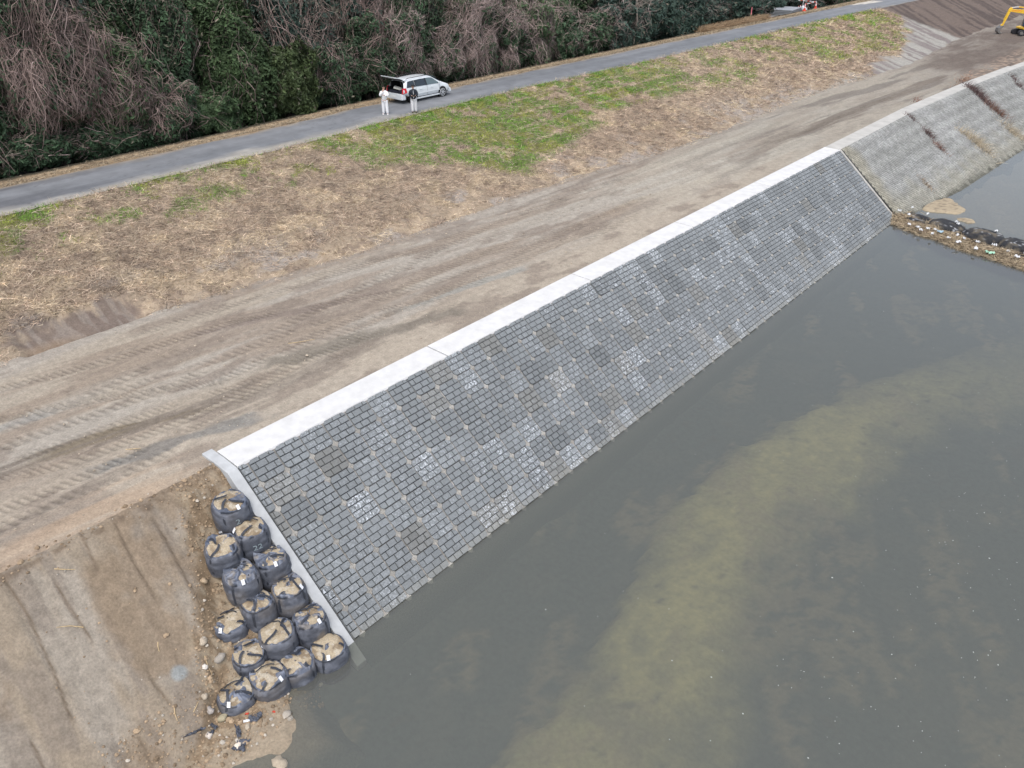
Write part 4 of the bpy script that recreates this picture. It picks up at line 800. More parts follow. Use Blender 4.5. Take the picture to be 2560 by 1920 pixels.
def tree(x, y, h, ax, leaf, nl, nv, lab, seed, vine=(.25, .20, .17), lump=.46, z0=None, lsz=.16, cat='tree', name='evergreen_tree', group='trees and bushes of the thicket', twigs=0):
    z0 = gz(x, y) if z0 is None else z0
    t = thing(name, lab, cat, (x, y, z0), 0, group); ax = (ax[0], ax[1], h * .52)
    # crown: dark inner mass plus leaf blades
    th = np.linspace(0, 2 * np.pi, 28, endpoint=False); ph = np.linspace(.03, np.pi - .25, 16); T, P_ = np.meshgrid(th, ph, indexing='ij')
    V = crown_pts(np.sin(P_) * np.cos(T), np.sin(P_) * np.sin(T), np.cos(P_), .84, ax, seed, lump, 0, h).reshape(-1, 3); k = len(ph)
    i = np.arange(28)[:, None] * k + np.arange(k - 1)[None, :]; j = ((np.arange(28) + 1) % 28)[:, None] * k + np.arange(k - 1)[None, :]
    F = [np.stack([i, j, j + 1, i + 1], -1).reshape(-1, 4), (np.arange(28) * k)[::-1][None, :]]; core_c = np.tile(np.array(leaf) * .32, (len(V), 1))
    dx, dy, dz = rdir(nl); nl = len(dx); inn = rng.random(nl); clump = vn3(dx * 5 + 3, dy * 5, dz * 6, seed + 9); clump2 = vn3(dx * 11 + 3, dy * 11, dz * 12, seed + 10)
    s = .86 + .20 * clump + .08 * (clump2 - .5) + .07 * rng.normal(size=nl) * .6
    P0 = crown_pts(dx, dy, dz, s, ax, seed, lump, 0, h); Nn = np.stack([dx, dy, dz + .35], -1) + rng.normal(size=(nl, 3)) * .55; Nn /= np.linalg.norm(Nn, axis=1, keepdims=True)
    a1 = np.cross(Nn, rng.normal(size=(nl, 3))); a1 /= np.linalg.norm(a1, axis=1, keepdims=True); a2 = np.cross(Nn, a1); sz = lsz * rng.uniform(.55, 1.25, nl)
    Q = np.stack([P0 - a1 * sz[:, None], P0 - a2 * sz[:, None] * .42 + Nn * .03, P0 + a1 * sz[:, None], P0 + a2 * sz[:, None] * .42 + Nn * .03], 1)
    hue = rng.random(nl); lc = np.array(leaf) * (.72 + .95 * clump)[:, None] * rng.uniform(.7, 1.35, nl)[:, None]; lc = np.where((hue < .04)[:, None], np.array((.16, .15, .11)) * rng.uniform(.5, 1.3, nl)[:, None], lc)
    o = len(V); F.append(o + np.arange(nl * 4).reshape(-1, 4))
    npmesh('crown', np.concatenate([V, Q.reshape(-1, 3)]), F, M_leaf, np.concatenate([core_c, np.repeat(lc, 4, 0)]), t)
    MB().tube([(.3, 0, -.3), (.1, .1, h * .35), (0, 0, h * .6)], [.16, .13, .08], 7).build('trunk', M_bark, t)
    if nv:
        # dead creepers combed down over the crown
        K = 14; dx, dy, dz = rdir(int(nv * 1.5), -.15); nv_ = len(dx); T0 = np.arctan2(dy, dx); P0_ = np.arccos(np.clip(dz, -1, 1)); step = rng.uniform(.02, .085, nv_); wig = rng.normal(0, .035, nv_)
        grp = vn3(dx * 3.1, dy * 3.1, dz * 3.1, seed + 21); grp = .6 * grp + .4 * vn3(dx * 8, dy * 8, dz * 8, seed + 22); sel = grp > (.49 if nv > 3000 else .54); T0, P0_, step, wig = T0[sel], P0_[sel], step[sel], wig[sel]; nvv = len(T0)
        pts = []; TT, PP = T0.copy(), P0_.copy(); off = rng.uniform(.90, 1.10, nvv)
        for k_ in range(K):
            sp = np.sin(PP); bo = off + .03 * np.sin(k_ * 1.1 + T0 * 40)
            pts.append(crown_pts(sp * np.cos(TT), sp * np.sin(TT), np.cos(PP), bo, ax, seed, lump, 0, h)); wig = wig * .88 + rng.normal(0, .024, nvv); TT = TT + wig / np.maximum(sp, .3); PP = np.minimum(PP + step * rng.uniform(.4, 1.3, nvv), 2.6)
        A = np.stack(pts, 1)                     # n,K,3
        loop = rng.random(nvv) < .5; amp = rng.uniform(.1, .6, nvv); A[loop, :, 2] += (np.sin(np.linspace(0, 3.14, K))[None, :] * amp[loop][:, None]); A[:, :, 2] = np.maximum(A[:, :, 2], .05)
        D = np.diff(A, axis=1); D = np.concatenate([D, D[:, -1:]], 1); rad = A - np.array([0, 0, h * .45]); sd_ = np.cross(D, rad); sd_ /= np.linalg.norm(sd_, axis=2, keepdims=True) + 1e-6
        wd = rng.uniform(.007, .020, nvv)[:, None, None] * np.linspace(1, .5, K)[None, :, None]
        Vv = np.stack([A - sd_ * wd, A + sd_ * wd], 2).reshape(nvv, K * 2, 3); b0 = (np.arange(nvv) * K * 2)[:, None]; Fv = np.concatenate([b0 + np.array([2 * q, 2 * q + 1, 2 * q + 3, 2 * q + 2])[None, :] for q in range(K - 1)])
        vc = np.array(vine) * rng.uniform(.3, 1.4, nvv)[:, None]; vc = np.where(rng.random(nvv)[:, None] < .12, vc * (1.35, 1.4, 1.45), vc)
        npmesh('dead_creeper', Vv.reshape(-1, 3), Fv, M_vine, np.repeat(vc, K * 2, 0), t)
    return t
DG = (.032, .058, .030); BG = (.030, .052, .040); YG = (.046, .066, .026); MG = (.045, .075, .034)
V = 'dead creeper'
T_ = [ # x, y, h, (rx, ry), leaf, nleaf, nvine, label
 (-46.3, 8.2, 7.8, (2.2, 2.2), DG, 6000, 900, 'dark evergreen at the far left edge with thin hanging creepers'),
 (-46.6, 12.2, 8.2, (2.4, 2.3), DG, 6000, 1500, 'evergreen with a brown creeper curtain at the left corner'),
 (-45.8, 16.0, 8.6, (2.3, 2.4), DG, 4200, 5200, 'tallest creeper mound, tangled pinkish brown from top to road'),
 (-45.9, 19.4, 6.6, (2.2, 2.0), MG, 4200, 4600, 'broad creeper mound sloping down towards the road'),
 (-44.6, 10.6, 1.7, (1.0, 1.9), (.05, .045, .03), 1800, 900, 'low dead brush along the road at the left corner'),
 (-44.7, 14.6, 1.9, (1.0, 2.0), DG, 2200, 900, 'low brush under the tallest creeper mound'),
 (-44.7, 18.6, 1.8, (1.0, 2.0), DG, 2600, 500, 'low green brush under the broad creeper mound'),
 (-45.7, 22.2, 4.0, (1.9, 1.7), DG, 4200, 2600, 'low bush with a grey creeper cap beside the road'),
 (-47.2, 23.0, 8.2, (2.0, 2.2), DG, 6500, 1200, 'dark green tree behind the low grey capped bush'),
 (-45.4, 24.9, 2.6, (1.6, 1.6), MG, 5000, 300, 'low dark green bush right beside the road at left'),
 (-46.6, 27.2, 6.8, (2.3, 2.3), (.040, .066, .028), 8000, 500, 'mid green leafy tree with few creepers left of the car'),
 (-45.7, 30.4, 4.4, (2.0, 1.7), YG, 7500, 0, 'yellowish green bush, the brightest of the thicket'),
 (-47.0, 32.6, 7.6, (2.1, 2.2), BG, 6500, 1600, 'blue green tree with brown creepers behind the two men'),
 (-45.9, 34.2, 4.0, (1.9, 1.8), DG, 5500, 900, 'dark bush with scattered brown twigs just left of the men'),
 (-46.2, 37.6, 5.2, (2.2, 2.0), DG, 6000, 1800, 'dark bush behind the open tailgate of the car'),
 (-48.2, 38.5, 8.6, (2.4, 2.3), BG, 5500, 3400, 'tall tree with a rust brown creeper column above the car'),
 (-46.3, 41.2, 5.4, (2.1, 2.0), DG, 5000, 3000, 'bush under a sloping creeper veil behind the car bonnet'),
 (-47.9, 43.6, 6.8, (2.2, 2.2), DG, 5500, 3200, 'tree veiled in grey brown creeper beyond the car'),
 (-46.5, 45.4, 4.0, (1.9, 1.9), DG, 4200, 3600, 'rounded creeper dome directly right of the car'),
 (-46.8, 49.0, 5.6, (2.2, 2.2), DG, 3800, 5200, 'large pale creeper dome, densest right of the car'),
 (-49.0, 51.5, 7.0, (2.6, 2.6), MG, 5000, 3200, 'tall tree with creepers behind the large pale dome'),
 (-46.5, 52.8, 4.4, (2.1, 2.0), DG, 4000, 4200, 'second pale creeper dome, lower, beside the road'),
 (-46.8, 56.6, 5.0, (2.3, 2.2), MG, 4600, 3600, 'creeper arch tree with one pale hanging trail'),
 (-46.4, 60.4, 3.6, (2.0, 2.0), DG, 5200, 1500, 'low dark bush with grey twigs in mid thicket'),
 (-49.2, 61.0, 6.0, (2.6, 2.6), MG, 5200, 2400, 'green tree with grey creeper patches at the top edge'),
 (-46.8, 64.6, 3.8, (2.2, 2.2), DG, 5200, 1900, 'bushy evergreen with buff creeper on its left flank'),
 (-46.8, 68.8, 3.9, (2.2, 2.2), BG, 5200, 1500, 'dull green bush under bare grey branches'),
 (-47.2, 73.0, 4.2, (2.3, 2.3), BG, 5200, 500, 'first of the dark blue green bushes, beneath a pale bare trunk'),
 (-47.4, 77.4, 4.0, (2.4, 2.3), BG, 5200, 200, 'second dark blue green bush, rounded, without creepers'),
 (-47.5, 82.0, 4.2, (2.4, 2.4), BG, 5200, 200, 'third dark blue green bush next to the dry grass'),
 (-48.5, 87.0, 4.2, (2.6, 2.6), BG, 4500, 400, 'dark bush rising behind the dry grass at right'),
 (-49.5, 93.0, 3.8, (2.8, 2.8), BG, 4000, 500, 'dark bush behind the warning peg'),
 (-49.0, 102, 3.6, (3.2, 3.2), BG, 3600, 400, 'dark bush left behind the stacked steel plates'),
 (-50.5, 110, 4.2, (3.4, 3.4), BG, 3200, 500, 'dark bush behind the red and white barriers'),
 (-49.5, 119, 3.8, (3.4, 3.4), BG, 3000, 900, 'twiggy bush right of the barriers'),
 (-48.5, 129, 3.6, (3.4, 3.4), DG, 3000, 900, 'last bush at the top edge above the road')]
for k, a in enumerate(T_):
    v = (.245, .185, .165) if a[1] < 40 else (.28, .22, .20)
    tree(a[0], a[1], a[2], a[3], a[4], int(a[5] * 2.2), int(a[6] * .62), a[7], 900 + k * 7, vine=v, cat='tree' if a[2] > 5.3 else 'bush', name='evergreen_tree' if a[2] > 5.3 else 'evergreen_bush', lsz=.15 if a[1] < 60 else .21)
# trees deeper in, seen only in the gaps and from the side
protos = []
for k, (y, x, h) in enumerate([(5, -51, 10), (11, -51.5, 10.5), (17, -51, 11), (23, -51.8, 11), (29, -51.5, 10.5), (35, -51.5, 10.5), (41, -52.3, 10), (47, -52.8, 9.5), (54.5, -53.5, 9), (61, -54, 8.8), (67.5, -52, 7.6), (74, -52, 7.6), (81, -52.5, 7.4), (88, -54, 7.2), (96, -57, 7), (0, -47, 8), (-6, -47, 8.4), (-13, -47.5, 8.4)]):
    if k < 3: protos.append(tree(x, y, h, (3.4, 3.4), [DG, MG, BG][k], 9500, 1300, 'dark evergreen standing deeper in the thicket behind the front row', 2000 + k, lsz=.2, group='trees deeper in the thicket'))
    else:
        p = protos[k % 3]; q = p.copy(); C.objects.link(q); q.location = (x, y, gz(x, y)); q.scale = (1, 1, h / 10.4); q.rotation_euler = (0, 0, k * 1.1)
        for ch in p.children:
            c_ = ch.copy(); C.objects.link(c_); c_.parent = q
# bare grey trunk and twigs standing out of the dark bushes
M_bare = pmat('bare_wood', (.27, .235, .20), .95, 0, 9, .25)
def bare(x, y, z, h, lab, seed, n=26, up=.7):
    r_ = random.Random(seed); t = thing('bare_tree', lab, 'tree', (x, y, z)); MB().tube([(0, 0, 0), (.1, .15, h * .4), (-.1, .1, h * .75), (.1, 0, h)], [.022 * h, .018 * h, .012 * h, .02], 6).build('trunk', M_bare, t)
    mb = MB()
    for i in range(n):
        z1 = h * r_.uniform(.25, .95); a = r_.uniform(0, 6.28); l = r_.uniform(.6, 2.0); p = [(0, 0, z1)]
        for k in range(4): q = p[-1]; a += r_.uniform(-.4, .4); p.append((q[0] + math.cos(a) * l / 4, q[1] + math.sin(a) * l / 4, q[2] + l / 4 * r_.uniform(.0, up)))
        mb.tube(p, [.03, .024, .018, .013, .008], 4)
        for k in (1, 2, 3):
            q = p[k]; b_ = a + r_.choice((-1, 1)) * r_.uniform(.4, 1); mb.tube([q, (q[0] + math.cos(b_) * .5, q[1] + math.sin(b_) * .5, q[2] + r_.uniform(-.1, .5))], [.014, .006], 3)
    mb.build('branches', M_bare, t); return t
bare(-45.2, 71.0, 6.6, 5.6, 'pale leafless tree rising from the dark bushes to the top edge', 1, 22); bare(-46.5, 75.5, 7.5, 4.6, 'leafless grey tree spreading over the dark bushes at the top edge', 2, 60, .5)
bare(-47.5, 84.0, 8.5, 3.6, 'leafless twiggy tree above the third dark bush', 3, 40, .5); bare(-44.3, 12.6, 6.5, 2.6, 'thin bare sapling leaning at the left corner of the road', 4, 2, .6); bare(-47.9, 38.9, 13.5, 2.5, 'bare twigs above the rust brown creeper column', 5, 14)
# ---------------------------------------------------------------- silver estate car with its tailgate up
M_paint = pmat('silver_paint', (.72, .76, .78), .3, .12, 2, .02, 0, .5, .6)
M_glass = pmat('dark_glass', (.025, .035, .045), .08, 0, 1, .05, 0, .6)
M_glass2 = pmat('clear_glass', (.10, .14, .15), .08, 0, 1, .05, 0, .6)
M_black = pmat('black_trim', (.012, .012, .014), .6); M_tyre = pmat('tyre_rubber', (.022, .022, .024), .85); M_rim = pmat('alloy', (.60, .62, .64), .35, .5)
M_redl = pmat('tail_lamp_red', (.60, .02, .035), .2, 0, 1, .05, 0, .6, .5); M_lamp = pmat('lamp_clear', (.65, .68, .7), .15, 0, 1, .05, 0, .6, .5)
car = thing('estate_car', 'silver estate car parked at the verge of the road with its tailgate up', 'car', (-41.45, 38.35, ZR + .03), R_(90)); car.scale = (.97, 1, .97)
# x forward, y left; stations (x, xtop shift, z bottom, w bottom, z belt, w belt, z top, w top)
ST = [(-2.30, .34, .62, .84, .98, .80, 1.40, .58), (-2.12, .25, .60, .86, 1.0, .84, 1.47, .62), (-1.6, .1, .26, .88, .99, .87, 1.52, .64), (-.6, 0, .24, .88, .97, .88, 1.55, .65), (.3, 0, .24, .88, .95, .88, 1.53, .64), (.72, -.04, .24, .88, .94, .87, 1.47, .62), (1.45, .0, .24, .88, .92, .86, 1.00, .66), (1.8, 0, .25, .87, .86, .84, .93, .60), (2.15, 0, .30, .83, .74, .78, .80, .56), (2.38, 0, .34, .70, .58, .66, .62, .46)]
def ring(s):
    x, sh, zb, wb, zl, wl, zt, wt = s; zm = zb + (zl - zb) * .5
    half = [(x, 0, zb), (x, wb * .9, zb), (x, wb, zb + .1), (x, wb + .03, zm), (x + sh * .3, wl, zl), (x + sh * .65, wl * .45 + wt * .55, zl * .45 + zt * .55), (x + sh, wt, zt - .03), (x + sh, wt * .6, zt + .01), (x + sh, 0, zt + .03)]
    return half + [(a, -b, c) for a, b, c in half[-2:0:-1]]
V = []; F = []; rings = [ring(s) for s in ST]; nr = len(rings[0])
for r_ in rings: V += r_
for i in range(len(rings) - 1):
    for k in range(nr): F.append((i * nr + k, i * nr + (k + 1) % nr, (i + 1) * nr + (k + 1) % nr, (i + 1) * nr + k))
F.append(tuple(range((len(rings) - 1) * nr, len(rings) * nr)))
MB().add(V, F).build('body', M_paint, car, smooth=True, sub=1)
mb = MB(); mb.box((-2.42, -.84, .26), (-2.02, .84, .66), .03); mb.build('rear_bumper', M_paint, car, bevel=.06)
mb = MB(); mb.prism([(.30, -.80), (.30, .80), (.62, .84), (.55, .86), (.55, -.86), (.62, -.84)], -1, 1, 'x') if False else mb.box((2.1, -.78, .20), (2.46, .78, .50), .05); mb.build('front_bumper', M_paint, car, bevel=.07)
# load bay lining: floor, sides, seat backs, ceiling (open to the rear)
mb = MB(); mb.box((-2.30, -.74, .62), (-.9, .74, .66)).box((-1.0, -.74, .66), (-.9, .74, 1.35)).box((-2.25, .72, .66), (-.9, .75, .98)).box((-2.25, -.75, .66), (-.9, -.72, .98)).box((-2.0, .60, .98), (-.9, .63, 1.4)).box((-2.0, -.63, .98), (-.9, -.60, 1.4)).box((-1.95, -.58, 1.42), (-.9, .58, 1.45)); mb.build('load_bay', M_black, car)
mb = MB(); mb.box((-2.26, -.30, .665), (-1.5, .62, .80), .02).box((-2.2, -.66, .665), (-1.3, -.34, .86), .02); mb.build('cargo_tray', pmat('dark_cloth', (.03, .032, .045), .9), car)
# tailgate hinged at the roof, swung up
tg = MB(); a = (-1.98, 1.52); b = (-2.86, 1.80)
def tp(u, w, off): return (a[0] + (b[0] - a[0]) * u - off * .30, w, a[1] + (b[1] - a[1]) * u + off * .95 + .05 * math.sin(u * 3.14))
Vt = []; 
for u, w_ in ((0, .60), (.25, .66), (.55, .74), (.8, .76), (1, .66)):
    for off in (0, -.07): Vt += [tp(u, -w_, off), tp(u, w_, off)]
Ft = []
for i in range(4):
    o = i * 4; Ft += [(o, o + 1, o + 5, o + 4), (o + 2, o + 6, o + 7, o + 3), (o, o + 4, o + 6, o + 2), (o + 1, o + 3, o + 7, o + 5)]
Ft += [(0, 2, 3, 1), (16, 17, 19, 18)]; tg_o = MB().add(Vt, Ft).build('tailgate', M_paint, car, bevel=.02)
MB().add([tp(.10, -.52, .012), tp(.10, .52, .012), tp(.52, .60, .012), tp(.52, -.60, .012)], [(0, 1, 2, 3)]).build('window', M_glass, tg_o)
MB().add([tp(.06, -.60, -.085), tp(.06, .60, -.085), tp(.94, .62, -.085), tp(.94, -.62, -.085)], [(3, 2, 1, 0)]).build('inner_panel', pmat('grey_trim', (.25, .27, .29), .6), tg_o)
for s in (-1, 1): MB().tube([(-2.2, s * .66, 1.06), (-2.3, s * .60, 1.55)], .018, 6).build('gas_strut', M_black, car)
def side_pt(x, t, s, off=.0):
    """point on the car side between belt (t=0) and roof (t=1)"""
    xs_ = [q[0] for q in ST]; g = lambda i: np.interp(x, xs_, [q[i] for q in ST]); sh = g(1); wl, wt, zl, zt = g(5), g(7), g(4), g(6)
    return (x + sh * (.3 + .7 * t), s * (wl + (wt - wl) * t + off), zl + (zt - .04 - zl) * t)
for s in (-1, 1):
    for x0, x1, x0t, x1t, mm in ((-2.00, -1.18, -1.86, -1.20, M_glass), (-1.12, -.10, -1.12, -.16, M_glass), (-.02, 1.22, -.06, .62, M_glass2)):
        n_ = 5; V = []; 
        for i in range(n_):
            u = i / (n_ - 1); V += [side_pt(x0 + (x1 - x0) * u, .06, s, .005), side_pt(x0t + (x1t - x0t) * u, .86, s, .012)]
        MB().add(V, [(2 * i, 2 * i + 1, 2 * i + 3, 2 * i + 2) for i in range(n_ - 1)]).build('window', mm, car, smooth=True)
    V = [side_pt(-1.17, .04, s, .012), side_pt(-1.18, .88, s, .018), side_pt(-1.12, .88, s, .018), side_pt(-1.11, .04, s, .012)]; MB().add(V, [(0, 1, 2, 3)]).build('window_pillar', M_black, car)
    V = [side_pt(-.10, .04, s, .012), side_pt(-.17, .88, s, .018), side_pt(-.05, .88, s, .018), side_pt(-.02, .04, s, .012)]; MB().add(V, [(0, 1, 2, 3)]).build('window_pillar', M_black, car)
    MB().tube([(-1.75, s * .60, 1.53), (-1.6, s * .60, 1.585), (.2, s * .60, 1.60), (.38, s * .60, 1.53)], .022, 6).build('roof_rail', M_black, car)
    MB().box((1.02, min(s * .88, s * 1.08), .96), (1.18, max(s * .88, s * 1.08), 1.10), .02).build('wing_mirror', M_paint, car, bevel=.03)
    MB().add([(-2.34, s * .84, .70), (-2.32, s * .80, .72), (-2.22, s * .80, 1.02), (-2.02, s * .885, 1.02), (-1.98, s * .925, .74)], [(0, 1, 2, 3, 4)]).build('tail_lamp', M_redl, car)
    MB().add([(-2.37, s * .84, .68), (-2.35, s * .76, .69), (-2.28, s * .76, 1.03), (-2.10, s * .88, 1.03), (-2.06, s * .93, .72), (-2.2, s * .82, .68), (-2.1, s * .76, .69), (-2.1, s * .76, 1.03), (-1.98, s * .84, 1.03), (-1.98, s * .86, .72)], [(0, 1, 2, 3, 4), (5, 9, 8, 7, 6), (0, 5, 6, 1), (1, 6, 7, 2), (2, 7, 8, 3), (3, 8, 9, 4), (4, 9, 5, 0)]).build('tail_lamp', M_redl, car, bevel=.01)
    MB().add([(2.30, s * .64, .62), (2.05, s * .81, .64), (1.88, s * .80, .80), (2.22, s * .58, .76)], [(0, 1, 2, 3)]).build('headlight', M_lamp, car)
    MB().box((-1.1, min(s * .885, s * .915), .20), (1.15, max(s * .885, s * .915), .30), .0).build('side_skirt', M_paint, car, bevel=.01)
    MB().box((-.95, min(s * .90, s * .925), .52), (1.15, max(s * .90, s * .925), .57)).build('side_moulding', M_paint, car)
    for d_ in (-.05, -1.1): MB().box((d_ + .35, min(s * .88, s * .935), .80), (d_ + .52, max(s * .88, s * .935), .83)).build('door_handle', M_paint, car)
    for x in (-.06, -1.12, 1.12):
        MB().add([(x - .006, s * .918, .30), (x + .006, s * .918, .30), (x + .006, s * .89, .93), (x - .006, s * .89, .93)], [(0, 1, 2, 3)]).build('door_gap', M_black, car)
    for x in (-1.40, 1.40):
        MB().tube([(x, s * .70, .335), (x, s * .912, .335)], .385, 28).build('wheel_arch', M_black, car)
        wh = MB().tube([(x, s * .68, .32), (x, s * .70, .32), (x, s * .90, .32), (x, s * .925, .32)], [.28, .318, .318, .285], 32).build('wheel', M_tyre, car, smooth=False)
        rm = MB()
        for k in range(7):
            t = k * 2 * math.pi / 7; c_, s_ = math.cos(t), math.sin(t); w0, w1 = .022, .038
            rm.add([(x + c_ * .03 - s_ * w1, s * .945, .32 + s_ * .03 + c_ * w1), (x + c_ * .03 + s_ * w1, s * .945, .32 + s_ * .03 - c_ * w1), (x + c_ * .225 + s_ * w0, s * .938, .32 + s_ * .225 - c_ * w0), (x + c_ * .225 - s_ * w0, s * .938, .32 + s_ * .225 + c_ * w0)], [(0, 1, 2, 3)])
        nn = 28; V = []
        for k in range(nn):
            t = k * 2 * math.pi / nn; c_, s_ = math.cos(t), math.sin(t); V += [(x + c_ * .215, s * .940, .32 + s_ * .215), (x + c_ * .25, s * .945, .32 + s_ * .25), (x + c_ * .26, s * .925, .32 + s_ * .26)]
        rm.add(V, [(3 * k, 3 * k + 1, 3 * ((k + 1) % nn) + 1, 3 * ((k + 1) % nn)) for k in range(nn)] + [(3 * k + 1, 3 * k + 2, 3 * ((k + 1) % nn) + 2, 3 * ((k + 1) % nn) + 1) for k in range(nn)])
        rm.tube([(x, s * .93, .32), (x, s * .952, .32)], .05, 12); rm.build('rim', M_rim, wh)
MB().add([(1.42, -.70, .99), (1.42, .70, .99), (.84, .60, 1.44), (.84, -.60, 1.44)], [(0, 1, 2, 3)]).build('windscreen', M_glass2, car)
MB().box((-2.44, -.26, .40), (-2.42, .26, .54)).build('number_plate', pmat('plate_white', (.75, .76, .74), .5), car)
bx_ = MB().box((-.28, -.13, 0), (.28, .13, .12), .01).build('parcel', pmat('cream_card', (.72, .70, .62), .8), bevel=.01); bx_.location = (-41.35, 36.35, ZR + .90); bx_.rotation_euler = (R_(6), R_(12), R_(25)); tag(bx_, 'cream oblong parcel lying in the open load bay of the car', 'parcel')

# ---------------------------------------------------------------- two men
def skin(name, pts, edges, mat_, parent, sub=1, root=0):
    me = bpy.data.meshes.new(name); me.from_pydata([p[:3] for p in pts], edges, [])
    o = link(name, me); sm = o.modifiers.new('skin', 'SKIN'); sm.branch_smoothing = .6
    if not me.skin_vertices: me.attributes
    sv = me.skin_vertices[0].data if len(me.skin_vertices) else None
    if sv is None:
        bpy.context.view_layer.objects.active = o; bpy.ops.mesh.customdata_skin_add(); sv = me.skin_vertices[0].data
    for i, p in enumerate(pts):
        r = p[3]; sv[i].radius = r if isinstance(r, tuple) else (r, r); sv[i].use_root = (i == root)
    s2 = o.modifiers.new('sub', 'SUBSURF'); s2.levels = sub; s2.render_levels = sub
    dg = bpy.context.evaluated_depsgraph_get(); m2 = bpy.data.meshes.new_from_object(o.evaluated_get(dg)); bpy.data.objects.remove(o)
    m2.materials.clear(); m2.materials.append(mat_); m2.polygons.foreach_set('use_smooth', [True] * len(m2.polygons)); m2.name = name
    return link(name, m2, parent)
M_skin = pmat('skin', (.50, .30, .22), .6, 0, 20, .08); M_hair = pmat('dark_hair', (.02, .017, .015), .8); M_wcl = pmat('white_workwear', (.84, .85, .87), .9, 0, 6, .06, .3); M_navy = pmat('navy_jacket', (.018, .024, .034), .8, 0, 8, .2, .3)
M_grt = pmat('pale_grey_trousers', (.74, .74, .77), .9, 0, 7, .08, .3); M_shoe_w = pmat('white_boot', (.70, .70, .70), .7); M_shoe_b = pmat('black_shoe', (.02, .02, .022), .6)
def arm_pts(sh, el, wr, rr): return [(*sh, rr[0]), (*[(a + b) / 2 for a, b in zip(sh, el)], rr[0] * .95), (*el, rr[1]), (*[(a + b) / 2 for a, b in zip(el, wr)], rr[1] * .92), (*wr, rr[2])]
def hand(wr, dirv, palm, side):
    """fingers rooted at the wrist point: list of pts/edges to append to a body skeleton"""
    d = Vector(dirv).normalized(); pn = Vector(palm).normalized(); s_ = d.cross(pn).normalized() * side; w_ = Vector(wr); P = []; E = []
    P.append((*(w_ + d * .05), (.034, .020)));
    for k, (o, l) in enumerate(((-.028, .062), (-.010, .074), (.010, .070), (.028, .055))):
        b = w_ + d * .085 + s_ * o; P.append((*b, .0105)); P.append((*(b + d * l * .5 + pn * .012), .009)); P.append((*(b + d * l * .8 + pn * .04), .008)); i = len(P) - 3; E += [(0, i), (i, i + 1), (i + 1, i + 2)]
    b = w_ + d * .03 - s_ * .036; P.append((*b, .012)); P.append((*(b + d * .035 - s_ * .018 + pn * .015), .010)); i = len(P) - 2; E += [(0, i), (i, i + 1)]
    return P, E
